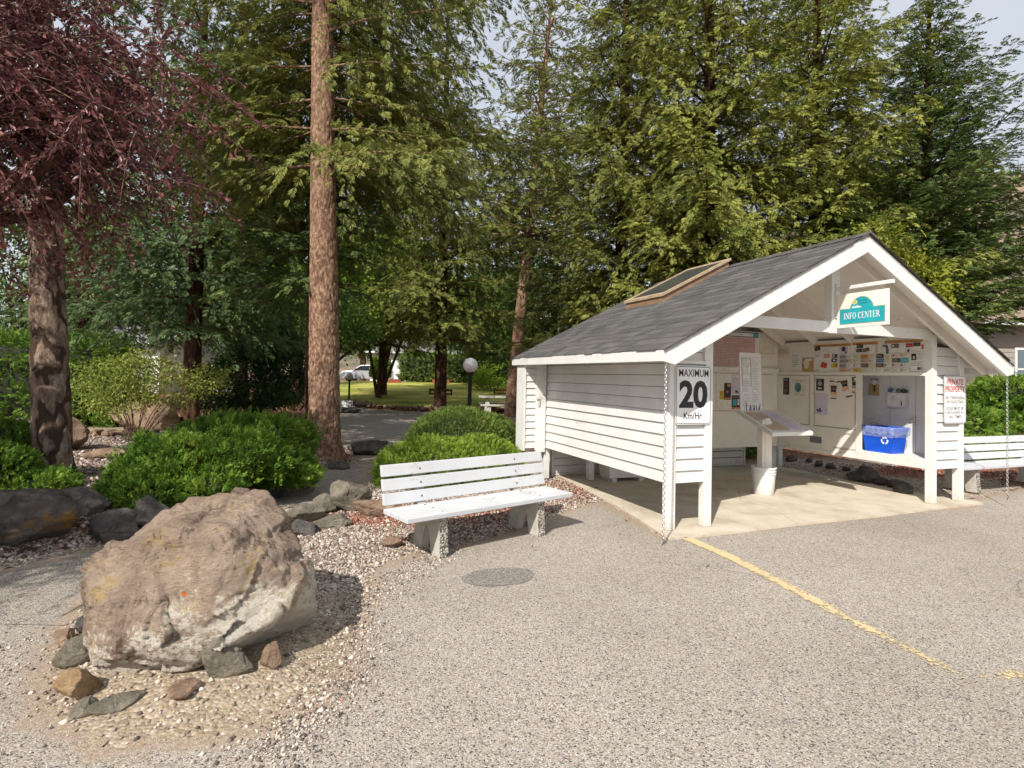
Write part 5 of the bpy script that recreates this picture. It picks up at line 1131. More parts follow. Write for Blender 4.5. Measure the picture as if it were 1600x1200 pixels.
# ------------------------------------------------------------------ vegetation
def leafmat(name, cols, trans=.22, rough=.6, clump=1.1):
    """albedo varies from sprig to sprig and softly over the crown"""
    m, n = mat(name, rough=rough, spec=.25); a = n.new('Attribute'); a.attribute_name = 'tone'; co = n.coords()
    f = n.math('ADD', n.math('MULTIPLY', a.outputs['Fac'], .7), n.math('MULTIPLY', n.noise(co, clump, 3), .6)); f = n.math('SUBTRACT', f, .15)
    c = n.ramp(f, cols); n.base(c)
    tr = n.new('BsdfTranslucent'); n.link(c, tr.inputs[0]); ms = n.new('MixShader'); ms.inputs[0].default_value = trans
    n.link(n.n['Principled BSDF'].outputs[0], ms.inputs[1]); n.link(tr.outputs[0], ms.inputs[2]); n.link(ms.outputs[0], n.n['Material Output'].inputs[0]); return m
def lin(*c): return c+(1,)
LM = {
 'olive': leafmat('fir_olive', [(0, lin(.034, .050, .012)), (.35, lin(.11, .135, .030)), (.65, lin(.22, .24, .055)), (.93, lin(.33, .31, .08)), (1, lin(.36, .20, .07))]),
 'olive2': leafmat('fir_yellow', [(0, lin(.038, .055, .012)), (.35, lin(.13, .16, .030)), (.65, lin(.30, .32, .065)), (.93, lin(.42, .40, .095)), (1, lin(.42, .23, .08))]),
 'green': leafmat('spruce_green', [(0, lin(.022, .040, .012)), (.4, lin(.072, .115, .030)), (.75, lin(.16, .21, .055)), (.94, lin(.25, .27, .075)), (1, lin(.32, .17, .06))]),
 'blue': leafmat('spruce_blue', [(0, lin(.022, .045, .018)), (.4, lin(.075, .13, .05)), (.8, lin(.17, .24, .095)), (1, lin(.26, .31, .12))]),
 'silver': leafmat('blue_spruce', [(0, lin(.04, .06, .06)), (.5, lin(.13, .18, .17)), (1, lin(.24, .30, .29))]),
 'lime': leafmat('broadleaf_lime', [(0, lin(.08, .13, .012)), (.4, lin(.20, .31, .035)), (.8, lin(.36, .46, .06)), (1, lin(.46, .50, .1))], .4),
 'leaf': leafmat('broadleaf_green', [(0, lin(.03, .06, .012)), (.5, lin(.09, .17, .03)), (1, lin(.20, .30, .06))], .35),
 'darkleaf': leafmat('broadleaf_dark', [(0, lin(.014, .030, .009)), (.5, lin(.035, .07, .018)), (1, lin(.08, .14, .035))], .25),
 'maple': leafmat('maple_yellow', [(0, lin(.09, .14, .015)), (.5, lin(.24, .30, .03)), (.85, lin(.42, .40, .05)), (1, lin(.5, .3, .06))], .4),
 'barb': leafmat('barberry', [(0, lin(.08, .12, .03)), (.5, lin(.26, .32, .06)), (.8, lin(.42, .42, .12)), (1, lin(.5, .22, .08))], .35),
 'plum': leafmat('plum_leaf', [(0, lin(.022, .010, .012)), (.35, lin(.085, .030, .034)), (.75, lin(.22, .080, .078)), (1, lin(.45, .22, .20))], .22, .35),
 'jun': leafmat('juniper_bright', [(0, lin(.04, .08, .008)), (.35, lin(.13, .21, .022)), (.7, lin(.25, .36, .04)), (1, lin(.38, .44, .08))], .2, .6, 3),
 'jun2': leafmat('juniper_mid', [(0, lin(.028, .055, .012)), (.4, lin(.12, .19, .035)), (.8, lin(.23, .30, .06)), (1, lin(.36, .27, .10))], .2, .6, 3),
 'jund': leafmat('juniper_deep', [(0, lin(.02, .05, .006)), (.35, lin(.08, .17, .018)), (.7, lin(.20, .33, .040)), (.96, lin(.36, .45, .08)), (1, lin(.30, .19, .09))], .2, .6, 2.2)}
def barkmat(name, cols, zs=.35, sc=9, bump=.8, cv=(.2, .9, .6)):
    m, n = mat(name, rough=.95, spec=.1); co = n.coords((1, 1, zs)); a = n.noise(co, sc, 8, .68); b = n.noise(n.coords((1, 1, .6)), sc*5, 5, .7); at = n.new('Attribute'); at.attribute_name = 'crev'
    c = n.ramp(a, [(.3, cols[0]), (.48, cols[1]), (.62, cols[2]), (.78, cols[3])]); c = n.mix(.8, c, n.ramp(b, [(.3, g(.5)), (.7, g(1.35))]), 'MULTIPLY')
    c = n.mix(n.ramp(at.outputs['Fac'], [(cv[0], g(0)), (cv[1], g(cv[2]))]), c, cols[0]); n.base(c); n.bump(n.math('ADD', a, b), bump, .03); return m
BM = {'pine': barkmat('pine_bark', (srgb(88, 66, 52), srgb(142, 112, 92), srgb(184, 152, 128), srgb(216, 192, 168)), .5, 26, .6),
 'grey': barkmat('old_bark', (srgb(76, 62, 53), srgb(136, 116, 101), srgb(176, 156, 138), srgb(202, 186, 170)), .4, 12, 1, (.1, .6, .95)),
 'dark': barkmat('dark_bark', (srgb(40, 28, 22), srgb(80, 58, 46), srgb(112, 84, 66), srgb(140, 112, 92)), .35, 12),
 'twig': barkmat('pale_twig', (srgb(90, 70, 60), srgb(130, 106, 92), srgb(160, 136, 118), srgb(176, 156, 140)), .5, 14)}
def trunk(name, pts, rads, bark, parent, seed=1, nr=40, nz=260, disp=.05, flare=.5, plate=(7, 7, 1.6)):
    """tapered stem through pts, bark carved into the mesh"""
    pts = np.array(pts, float); t = np.linspace(0, 1, nz)**1.25; cum = np.concatenate([[0], np.cumsum(np.linalg.norm(np.diff(pts, axis=0), axis=1))]); cum /= cum[-1]
    Cn = np.column_stack([np.interp(t, cum, pts[:, k]) for k in range(3)]); rr_ = np.interp(t, cum, rads); L = np.linalg.norm(pts[-1]-pts[0])
    hz = Cn[:, 2]-Cn[0, 2]; rr_ = rr_*(1+flare*np.exp(-hz/.16)*.55)
    an = np.linspace(0, 2*np.pi, nr, endpoint=False); A, Cx = np.meshgrid(an, np.arange(nz)); A = A.ravel(); I = Cx.ravel()
    dirs = np.column_stack([np.cos(A), np.sin(A), A*0]); r0_ = rr_[I]
    Pn = dirs*r0_[:, None]+np.column_stack([I*0, I*0, Cn[I, 2]])
    q = Pn*np.array(plate)+seed*11; nn = fbm(q, 4, seed); rid = np.abs(2*fbm(q*.8+4, 3, seed+3)-1)
    crev = 1-sstep(rid, .0, .22)
    root = np.cos(A*3+seed)*.5+np.cos(A*5+2*seed)*.5
    r = r0_*(1+root*.16*np.exp(-hz[I]/.22)*flare*1.6)+disp*r0_*2*((nn-.5)*1.4-.7*crev)
    V = Cn[I]+dirs*r[:, None]; G = np.arange(nz*nr).reshape(nz, nr); G2 = np.roll(G, -1, 1)
    F = np.stack([G[:-1], G2[:-1], G2[1:], G[1:]], -1).reshape(-1, 4)
    return mesh_obj(name, V, F, BM[bark], parent, None, True, {'crev': crev})
# sprig of needles: twig with needles raked forward all round
def needle_tpl(k=9, w=.085, ln=.42, seed=0):
    R_ = np.random.RandomState(seed); V = [(0, -.02, 0), (0, .02, 0), (.95, 0, 0)]; F = [(0, 1, 2)]
    for i in range(k):
        x = .05+.8*i/k; a = 2*math.pi*(i*.382)+R_.uniform(-.4, .4); c, s = math.cos(a), math.sin(a)*.6; l = ln*(1-.35*i/k)*R_.uniform(.8, 1.2)
        b = len(V); tx = x+l*.75
        V += [(x-w*.6, 0, 0), (x+w*.6, 0, 0), (tx, l*.72*c, l*.72*s), ]
        F.append((b, b+1, b+2))
    return np.array(V, float), np.array(F)
NT1 = needle_tpl(); NT2 = needle_tpl(7, .13, .5, 3)
def spray_tpl(n=8, w=.036, ln=.44, seed=1, droop=.14):
    # a flat bough tip: central shoot with paired side shoots, each a folded blade
    R_ = np.random.RandomState(seed); V = []; F = []
    def blade(p, a, l, w_, dz, lift):
        c, s = math.cos(a), math.sin(a); b = len(V)
        V.extend([(p, 0, -droop*p*p), (p+c*l*.55+s*w_, s*l*.55-c*w_, -droop*(p+.3*l)**2+lift), (p+c*l, s*l, -droop*(p+l*c)**2-dz), (p+c*l*.55-s*w_, s*l*.55+c*w_, -droop*(p+.3*l)**2-lift)]); F.extend([(b, b+1, b+2), (b, b+2, b+3)])
    for i in range(n):
        x = .06+.78*i/n
        for sg in (1, -1): blade(x, sg*R_.uniform(.65, .95), ln*(1-.55*i/n)*R_.uniform(.8, 1.2), w, R_.uniform(-.02, .12), R_.uniform(-.05, .05))
    blade(.5, 0, .5, w*1.1, 0, .02)
    return np.array(V, float), np.array(F)
ST = spray_tpl(); ST2 = spray_tpl(6, .06, .52, 4, .25)
def fan_tpl():
    # flat spray: broad overlapping lobes for fir seen at a distance
    V = []; F = []
    for i, (a, l) in enumerate(((-.9, .6), (-.5, .8), (-.15, 1), (.2, .95), (.55, .8), (.95, .6))):
        c, s = math.cos(a), math.sin(a); w = .10; b = len(V); z = .06*((-1)**i)
        V += [(0, 0, 0), (c*l*.55+s*w, s*l*.55-c*w, z), (c*l, s*l, -.10), (c*l*.55-s*w, s*l*.55+c*w, -z)]; F += [(b, b+1, b+2), (b, b+2, b+3)]
    return np.array(V, float), np.array(F)
FT = fan_tpl()
def conifer(label, base, H, R0, z0, tr, kind, bark, seed, nb=110, lean=(0, 0), droop=.35, up=.12, sag=.45, tuft=.16, sp=.14, dens=1.0, shape=.75, name='conifer', group=None, tpl=None, blunt=0, sx_dead=.0, zmaxd=None, trunkkw=None, rag=(.55, 1.15), nosect=None, whorl=.62, flat=.5, limbk=1):
    R_ = np.random.RandomState(seed); bx, by = base; zb = gz1(bx, by); o = empty(name, label, 'tree', (bx, by, zb), 0, group)
    def axis(z): return np.array([lean[0]*(z/H), lean[1]*(z/H), z])
    pts = [(lean[0]*t**1.0, lean[1]*t, H*t-(.15 if t == 0 else 0)) for t in np.linspace(0, 1, 12)]
    kw = dict(nr=28, nz=140, disp=.05, flare=.6); kw.update(trunkkw or {})
    trunk('trunk', pts, [tr*(1-t)**.75+.012 for t in np.linspace(0, 1, 12)], bark, o, seed, **kw)
    P = []; D = []; S = []; limb = MB()
    for i in range(nb):
        u = (i+R_.uniform(0, 1))/nb; z = z0+(H-z0)*(u**1.15)*.985; wh = whorl*(1-.45*(z-z0)/(H-z0)); z = z0+round((z-z0)/wh)*wh+R_.normal(0, .07*wh) if whorl else z; z = min(max(z, z0), H*.985); t = (z-z0)/(H-z0)
        prof = (1-t)**shape*(1 if t > .08 else .75+3*t)
        if blunt: prof = min(prof, 1-.0)*(1-blunt*np.exp(-t*9))
        L = max(R0*prof*R_.uniform(*rag), .25); az = i*2.39996+R_.uniform(-.4, .4)
        if nosect and R_.random_sample() < nosect[2]:
            dz = (az-nosect[0]+np.pi) % (2*np.pi)-np.pi
            if abs(dz) < nosect[1] : continue
        d0 = np.array([math.cos(az), math.sin(az), 0]); side = np.array([-d0[1], d0[0], 0]); c0 = axis(z)
        upk = up+.35*t; 
        def bp(s): return c0+d0*(L*s)+np.array([0, 0, L*(upk*s-sag*(1-t*.6)*s**2+.28*s**3)])
        q = [bp(s) for s in (0, .3, .6, .85, 1.0)]; rb = (tr*.16*(1-t*.6)+.006)*limbk
        limb.tube(q, [rb, rb*.7, rb*.45, rb*.25, .004], 5)
        if R_.random_sample() < sx_dead: continue
        n2 = max(3, int(L/(sp*1.15)*dens)); 
        for j in range(n2):
            s = .07+.93*(j+R_.uniform(0, 1))/n2; p = bp(s); sg = 1 if (j % 2) else -1
            l2 = (.40*L*(1-s)**.8+.16+.05*L)*R_.uniform(.6, 1.15); a = R_.uniform(.75, 1.25)*(1-.45*s); dr = droop*R_.uniform(.4, 1.6)
            dd = d0*math.cos(a)+side*sg*math.sin(a); n3 = max(1, int(round(l2/(tuft*.55))))
            for k in range(n3):
                v = (k+.5)/n3; pos = p+dd*(l2*(v-.35/n3))+np.array([0, 0, -dr*l2*v*v+ .04*l2*v]); dirv = dd+np.array([0, 0, -1.6*dr*v+.1])+R_.normal(0, 1, 3)*np.array([.28, .28, .16])
                P.append(pos); D.append(dirv); S.append(tuft*R_.uniform(.75, 1.3)*(1.05-.25*v))
    P = np.array(P); D = np.array(D); S = np.array(S); tp = tpl or ST
    # leader
    k = 14; P = np.vstack([P, np.array([axis(H*(.93+.07*i/k)) for i in range(k)])]); D = np.vstack([D, np.tile([0, 0, 1.], (k, 1))+R_.normal(0, .4, (k, 3))]); S = np.concatenate([S, np.full(k, tuft)])
    limb.build('limbs', BM[bark], o)
    cl = vnoise(P*.9, seed)*.6+vnoise(P*2.7, seed+1)*.4; tone = np.clip(.5*R_.random_sample(len(P))+.75*cl-.08, 0, 1)
    scatter('crown', tp[0], tp[1], P, D, S, LM[kind], o, R_.normal(0, flat, len(P)), {'tone': tone})
    return o, len(P)
cnt = {}
PINEKW = dict(nr=120, nz=560, disp=.032, flare=.8, plate=(22, 22, 9))
conifer('tall leaning pine with reddish grey scaly bark right of the front juniper', (-3.12, 9.4), 16, 4.3, 4.9, .255, 'olive', 'pine', 11, 135, (-.62, .1), .75, .05, .55, .24, .12, 1.7, .6, 'pine_tree', trunkkw=PINEKW, nosect=(-1.65, 1.0, .88), sx_dead=.0, limbk=.55)
conifer('massive dark trunked conifer at the left with grey buttressed base', (-5.5, 6.75), 13, 2.5, 3.3, .195, 'green', 'grey', 12, 90, (-1.1, .1), .5, .05, .5, .30, .15, 1, .6, nosect=(-.7, 1.7, .97), trunkkw=dict(nr=110, nz=420, disp=.05, flare=1.0, plate=(10, 10, 4)))
conifer('slim trunked spruce with blue green drooping boughs left of the pine', (-7.3, 12.7), 11.5, 3.4, 2.3, .19, 'blue', 'dark', 13, 115, (.0, 0), .55, .10, .5, .24, .11, 1.1, .6)
conifer('thin dark trunked conifer standing right behind the reddish pine', (-3.98, 11.2), 10.5, 2.5, 3.2, .15, 'green', 'dark', 14, 80, (-.2, 0), .5, .08, .5, .30, .14, 1, .6)
conifer('conifer with thick brown trunk standing at the near edge of the lawn', (-2.95, 23.2), 18, 4.6, 2.9, .26, 'olive', 'dark', 15, 140, (-.1, 0), .5, .06, .45, .34, .17, 1.3, .6)
conifer('conifer with bare leaning brown trunk by the picnic table', (-.02, 21.0), 17, 3.6, 6.4, .25, 'olive', 'pine', 16, 150, (1.3, 0), .4, .06, .4, .34, .18, .9, .5, sx_dead=.15)
conifer('dense dark conifer beyond the leaning brown trunk', (1.9, 25.5), 13, 3.6, 1.2, .2, 'green', 'dark', 26, 150, (0, 0), .45, .06, .4, .40, .17, 1, .7)
conifer('leftmost of the dense yellow green firs behind the kiosk', (3.3, 17.0), 17, 4.0, 1.4, .25, 'olive', 'dark', 17, 190, (0, 0), .55, .10, .42, .27, .12, 1.3, .45)
conifer('tall yellow green fir behind the ridge of the kiosk roof', (5.4, 15.5), 17, 4.2, 1.4, .27, 'olive2', 'dark', 18, 200, (0, 0), .6, .10, .42, .27, .12, 1.35, .45)
conifer('tall dark tipped fir behind the right half of the kiosk roof', (8.5, 15.6), 15.5, 4.0, 1.3, .26, 'olive2', 'dark', 19, 205, (0, 0), .5, .14, .40, .27, .12, 1.35, .55)
conifer('broad dark green spruce at the right edge with upswept tips', (11.2, 15.2), 12.6, 3.9, 2.8, .23, 'green', 'dark', 20, 230, (.2, 0), .12, .26, .30, .24, .11, 1.35, .80, whorl=.5)
conifer('grey green conifer filling the gap behind the lawn lamp', (-7.2, 31), 18, 4.8, 2.8, .26, 'green', 'dark', 21, 130, (0, 0), .5, .06, .45, .40, .2, 1.3, .6)
conifer('dark conifer behind the pale shrub on the far left', (-13.5, 17.5), 12, 3.2, 1.8, .22, 'green', 'dark', 22, 90, (0, 0), .5, .08, .45, .42, .2, 1, .6)
conifer('tall conifer behind the slim spruce', (-10.2, 21), 16, 4.0, 3.8, .22, 'olive', 'dark', 23, 120, (0, 0), .5, .08, .45, .36, .2, 1, .6)
conifer('far tall conifer beyond the lawn hedge', (-1.5, 50), 22, 5.6, 3.5, .3, 'green', 'dark', 24, 150, (0, 0), .45, .08, .4, .8, .36, 1, .6)
conifer('far conifer behind the parked car', (-15, 56), 17, 4.4, 3.5, .3, 'olive', 'dark', 25, 80, (0, 0), .45, .08, .4, .8, .36, 1, .6)
conifer('small silvery blue spruce beyond the left hedge', (-12.2, 16.8), 3.0, 1.25, .15, .08, 'silver', 'dark', 27, 60, (0, 0), .1, .2, .2, .22, .1, 1, .8)

# broadleaf: leaf template is a folded blade
LT = (np.array([(0, 0, 0), (.45, .24, .06), (1, 0, -.04), (.45, -.24, .06)], float), np.array([(0, 1, 2), (0, 2, 3)]))
LP = (np.array([(0, 0, 0), (.45, .20, .06), (1, 0, -.05), (.45, -.20, .06)], float), np.array([(0, 1, 2), (0, 2, 3)]))
LS = (np.array([(0, 0, 0), (.45, .15, .05), (1, 0, -.06), (.45, -.15, .05)], float), np.array([(0, 1, 2), (0, 2, 3)]))
def broadleaf(name, label, base, blobs, nleaf, size, kind, bark, seed, stems, tr=.1, cat='tree', group=None, shell=.55, tpl=LT, flat=.3):
    """blobs: (x, y, z, rx, ry, rz) relative to the base; clumps of leaves at twig ends fill their volume unevenly"""
    R_ = np.random.RandomState(seed); zb = gz1(*base); o = empty(name, label, cat, (base[0], base[1], zb), 0, group)
    vol = np.array([b[3]*b[4]*b[5] for b in blobs])**(2/3); pick = R_.choice(len(blobs), nleaf//9, p=vol/vol.sum()); B = np.array(blobs)[pick]
    d = R_.normal(size=(len(pick), 3)); d /= np.linalg.norm(d, axis=1)[:, None]; r = (shell+(1-shell)*R_.random_sample(len(pick)))**.6; wob = .72+.56*vnoise(d*2.1+B[:, :3], seed)
    Cc = B[:, :3]+d*B[:, 3:]*(r*wob)[:, None]
    P = np.repeat(Cc, 9, 0)+R_.normal(0, size*1.25, (len(Cc)*9, 3)); dd = np.repeat(d, 9, 0)*.7+R_.normal(0, .65, P.shape); dd[:, 2] -= flat
    ton = np.clip(.55*R_.random_sample(len(P))+.8*np.repeat(vnoise(Cc*1.6, seed+2), 9)-.12, 0, 1)
    scatter('crown' if cat == 'tree' else 'foliage', tpl[0], tpl[1], P, dd, size*R_.uniform(.7, 1.3, len(P)), LM[kind], o, R_.uniform(0, 6.28, len(P)), {'tone': ton})
    mb = MB()
    for k in range(stems):
        b = Vector(blobs[R_.randint(len(blobs))][:3])+Vector(R_.normal(0, .25, 3)*np.array(blobs[0][3:])); s0 = Vector((R_.uniform(-1, 1)*tr, R_.uniform(-1, 1)*tr, -.1)); m1 = s0.lerp(b, .5)+Vector((0, 0, abs(b.z)*.12))
        mb.tube([s0, s0.lerp(m1, .5), m1, m1.lerp(b, .6), b], [tr, tr*.8, tr*.55, tr*.35, tr*.12], 7)
    mb.build('trunk' if cat == 'tree' else 'stems', BM[bark], o, True); return o
broadleaf('broadleaf_tree', 'bright green broadleaf tree behind the spruce boughs', (-8.8, 22.5), [(0, 0, 6.4, 3, 3, 2.6), (1.5, 0, 4.3, 2, 2, 1.5), (-2, 0, 4.6, 2.2, 2, 1.8)], 24000, .17, 'lime', 'dark', 31, 7, .16)
broadleaf('broadleaf_tree', 'bright green broadleaf tree right of the reddish pine', (-6.9, 29.0), [(.2, 0, 6.4, 2.8, 2.6, 2.4), (2.4, 0, 5.0, 2.2, 2, 1.7), (-1, 0, 4.3, 1.8, 1.6, 1.0)], 24000, .17, 'lime', 'dark', 32, 4, .10)
broadleaf('broadleaf_tree', 'low hanging green broadleaf tree by the small lamp', (-7.6, 19.5), [(0, 0, 3.6, 2.2, 2, 1.3), (1.6, 0, 2.9, 1.2, 1.2, .75)], 11000, .13, 'leaf', 'dark', 33, 6, .1)
broadleaf('broadleaf_tree', 'dark green broadleaf tree at the far left behind the hedge', (-17.5, 20), [(0, 0, 4.4, 3.4, 3, 2.6)], 11000, .18, 'leaf', 'dark', 34, 6, .15)
broadleaf('broadleaf_tree', 'green broadleaf tree behind the lawn hedge', (2.0, 42), [(0, 0, 5.2, 5, 4, 3.6), (-4, 0, 4.8, 3.4, 3, 3.2)], 16000, .30, 'leaf', 'dark', 35, 7, .2)
broadleaf('broadleaf_tree', 'tall green broadleaf tree beyond the white house', (-13.5, 62), [(0, 0, 8, 6, 5, 6), (8, 0, 8, 6, 5, 5)], 12000, .5, 'leaf', 'dark', 36, 6, .3)
broadleaf('broadleaf_tree', 'dense green broadleaf tree far to the left', (-24, 36), [(0, 0, 6.5, 6, 4, 5), (7, 0, 5.5, 4.5, 4, 4.4)], 15000, .34, 'leaf', 'dark', 37, 6, .3)
broadleaf('maple_tree', 'slender yellow green maple behind the right slope of the kiosk roof', (8.6, 12.7), [(-.35, 0, 4.7, .55, .5, .45), (.75, 0, 3.75, .6, .5, .6), (.25, .1, 4.3, .4, .4, .35)], 2600, .10, 'maple', 'dark', 38, 6, .07)
broadleaf('barberry_shrub', 'airy yellow green shrub with orange tips in front of the tan boulder', (-6.95, 10.35), [(-.55, .1, 1.15, .62, .5, .36), (.1, .1, 1.25, .6, .5, .36), (.55, .2, .98, .5, .45, .30), (-.75, 0, .85, .4, .4, .28), (1.0, .5, 1.15, .4, .4, .25), (-.2, -.2, .8, .5, .4, .25)], 7500, .062, 'barb', 'twig', 39, 16, .013, 'shrub', tpl=LT)
broadleaf('dark_shrub', 'big dark leafy shrub between the slim spruce and the pine', (-7.3, 15.6), [(0, 0, 1.15, 1.25, .9, 1.1), (-.9, 0, .8, .8, .7, .75), (.9, 0, 1.3, .8, .8, 1.0), (.4, 0, 2.2, .9, .8, .6)], 22000, .085, 'darkleaf', 'dark', 40, 8, .05, 'shrub')
broadleaf('green_shrub', 'bright green shrub at the right end of the lawn hedge', (-.2, 36), [(0, 0, .9, 2.6, 1.2, .9)], 5000, .16, 'lime', 'dark', 41, 3, .05, 'shrub')

# purple leaved plum: arching shoots strung with slender leaves
def plum(label, base, ctr, rad3, nshoot, nl, seed):
    R_ = np.random.RandomState(seed); zb = gz1(*base); o = empty('plum_tree', label, 'tree', (base[0], base[1], zb)); c = np.array(ctr, float)-np.array([base[0], base[1], zb]); r3 = np.array(rad3, float)
    mb = MB(); hubs = []
    for k in range(9):
        d = R_.normal(size=3); d[2] = abs(d[2])*.4; d /= np.linalg.norm(d); e = c+d*r3*.5; hubs.append(e); m1 = e*.4+np.array([0, 0, 1.1])
        mb.tube([(0, 0, -.1), tuple(m1*.5), tuple(m1), tuple(e*.8), tuple(e)], [.13, .1, .07, .045, .02], 7)
    P = []; D = []; S = []; tw = MB()
    for k in range(nshoot):
        h = hubs[R_.randint(9)]; d = R_.normal(size=3); d /= np.linalg.norm(d); d[2] = d[2]*.8+.05; tgt = c+d*r3*R_.uniform(.5, 1.12)
        st = h+(tgt-h)*R_.uniform(.0, .4)+R_.normal(0, .2, 3); Lk = np.linalg.norm(tgt-st); bend = np.array([0, 0, .18*Lk]); pts = [st+(tgt-st)*t+bend*4*t*(1-t)*(1 if R_.random_sample() < 2 else 1) for t in np.linspace(0, 1, 6)]
        tw.tube([tuple(p) for p in pts], [.005, .0045, .004, .003, .0025, .0015], 4)
        n_ = int(nl*Lk*R_.uniform(.7, 1.2))
        for j in range(n_):
            t = .12+.88*(j+R_.random_sample())/n_; i = min(int(t*5), 4); u = t*5-i; p = pts[i]*(1-u)+pts[i+1]*u; ax = pts[i+1]-pts[i]; ax = ax/np.linalg.norm(ax)
            P.append(p+R_.normal(0, .012, 3)); D.append(ax*.8+R_.normal(0, .55, 3)+np.array([0, 0, .05])); S.append(R_.uniform(.042, .080))
    mb.build('trunk', BM['dark'], o, True); tw.build('twigs', BM['twig'], o)
    P = np.array(P); D = np.array(D)
    scatter('crown', LP[0], LP[1], P, D, np.array(S), LM['plum'], o, R_.uniform(0, 6.28, len(P)), {'tone': np.clip(R_.random_sample(len(P))*.75+.5*vnoise(P*1.4, 5)-.1, 0, 1)})
plum('dark purple leaved plum tree with arching shoots at the upper left', (-7.4, 4.9), (-4.6, 4.85, 3.6), (2.15, 1.6, 1.9), 640, 50, 51)
plum('purple leaved plum tree just beyond the left edge of the lot', (-8.0, .9), (-6.0, 1.15, 3.3), (2.2, 1.9, 1.4), 420, 40, 52)

# clipped and spreading evergreens
JT = spray_tpl(7, .034, .46, 9, .18); JC = spray_tpl(4, .075, .55, 10, .1)
def mound(name, label, lobes, n_, size, kind, seed, group=None, z=None, rough=.16, upb=.35, cat='shrub', box=False, tp=None):
    tp = tp or JT; size = size*1.75; n_ = int(n_*.44)
    x0, y0 = lobes[0][:2]; zb = gz1(x0, y0) if z is None else z; R_ = np.random.RandomState(seed); o = empty(name, label, cat, (x0, y0, zb), 0, group)
    V = []; F = []; P = []; D = []
    a = np.array([l[3]*l[4]+l[3]*l[5]+l[4]*l[5] for l in lobes]); pk = R_.choice(len(lobes), n_, p=a/a.sum()); Lb = np.array(lobes, float)[pk]
    d = R_.normal(size=(n_, 3)); 
    if box: d = R_.uniform(-1, 1, (n_, 3)); ax = R_.randint(0, 3, n_); d[np.arange(n_), ax] = np.sign(R_.uniform(-1, 1, n_)); nd = np.zeros_like(d); nd[np.arange(n_), ax] = d[np.arange(n_), ax]
    else: d /= np.linalg.norm(d, axis=1)[:, None]; nd = d
    d[:, 2] = np.maximum(d[:, 2], -.35 if not box else -1)
    ctr = Lb[:, :3]-np.array([x0, y0, 0]); nz_ = fbm(d*2.0+Lb[:, :3]*1.3, 3, seed)-.5; nz2 = vnoise((ctr+d*Lb[:, 3:6])*5.5, seed+4)-.5
    pr = (1+rough*2*nz_+rough*.9*nz2)*(1-.22*R_.random_sample(n_)**2.2)*(1+rough*.9*(R_.random_sample(n_) > .93)*R_.random_sample(n_)); P = ctr+d*Lb[:, 3:6]*pr[:, None]
    # drop sprigs buried deep in another lobe
    keep = np.ones(n_, bool)
    for i, l in enumerate(lobes):
        q = (P-(np.array(l[:3])-np.array([x0, y0, 0])))/np.array(l[3:6]); ins = (np.abs(q).max(1) < .8) if box else (np.linalg.norm(q, axis=1) < .74); keep &= ~(ins & (pk != i))
    keep &= P[:, 2] > -.12; P = P[keep]; nd = nd[keep]; D = nd+R_.normal(0, .45, P.shape)+np.array([0, 0, upb])
    ton = np.clip(.55*R_.random_sample(len(P))+.5*vnoise(P*7, seed)+.35*vnoise(P*2, seed+3)-.15, 0, 1)
    scatter('foliage', tp[0], tp[1], P, D, size*R_.uniform(.6, 1.35, len(P)), LM[kind], o, R_.uniform(0, 6.28, len(P)), {'tone': ton})
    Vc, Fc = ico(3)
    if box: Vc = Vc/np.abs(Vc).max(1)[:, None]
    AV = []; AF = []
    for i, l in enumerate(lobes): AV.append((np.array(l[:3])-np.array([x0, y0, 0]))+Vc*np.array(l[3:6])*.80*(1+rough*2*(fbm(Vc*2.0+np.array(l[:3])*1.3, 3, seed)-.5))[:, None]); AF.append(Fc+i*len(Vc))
    mesh_obj('shade_core', np.vstack(AV), np.vstack(AF), DK, o, None, True); return o
DK = vmat('painted_core_shade', (.022, .026, .012, 1), .4, 22, .95, .8, 40)  # near-black colour of the solid filler core, painting the shade inside a shrub
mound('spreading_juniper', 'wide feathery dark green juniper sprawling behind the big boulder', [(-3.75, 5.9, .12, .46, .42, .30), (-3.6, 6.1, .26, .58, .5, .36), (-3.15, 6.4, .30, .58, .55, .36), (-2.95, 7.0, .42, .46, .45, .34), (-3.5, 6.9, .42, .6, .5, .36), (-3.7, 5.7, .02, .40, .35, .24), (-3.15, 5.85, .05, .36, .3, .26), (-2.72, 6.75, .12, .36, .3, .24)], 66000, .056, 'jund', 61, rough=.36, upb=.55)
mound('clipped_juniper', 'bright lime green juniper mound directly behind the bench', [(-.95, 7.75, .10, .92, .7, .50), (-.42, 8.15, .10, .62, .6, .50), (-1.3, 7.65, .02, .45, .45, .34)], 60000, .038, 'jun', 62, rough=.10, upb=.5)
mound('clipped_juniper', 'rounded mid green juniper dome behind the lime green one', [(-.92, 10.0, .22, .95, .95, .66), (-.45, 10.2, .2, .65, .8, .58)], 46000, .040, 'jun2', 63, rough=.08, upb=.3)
mound('low_juniper', 'small green juniper at the left edge below the big trunk', [(-5.72, 6.1, .15, .42, .4, .36), (-5.35, 6.25, .02, .5, .35, .16), (-6.0, 6.7, .3, .4, .4, .4)], 12000, .055, 'jund', 64, rough=.2, upb=.5)
mound('cedar_hedge', 'tall green hedge behind the big left trunk', [(-11.6, 13.2, .95, 2.4, .75, 1.05), (-15.5, 13.0, .95, 2.2, .8, 1.1)], 30000, .11, 'jund', 65, rough=.10, box=True, upb=.2, cat='hedge')
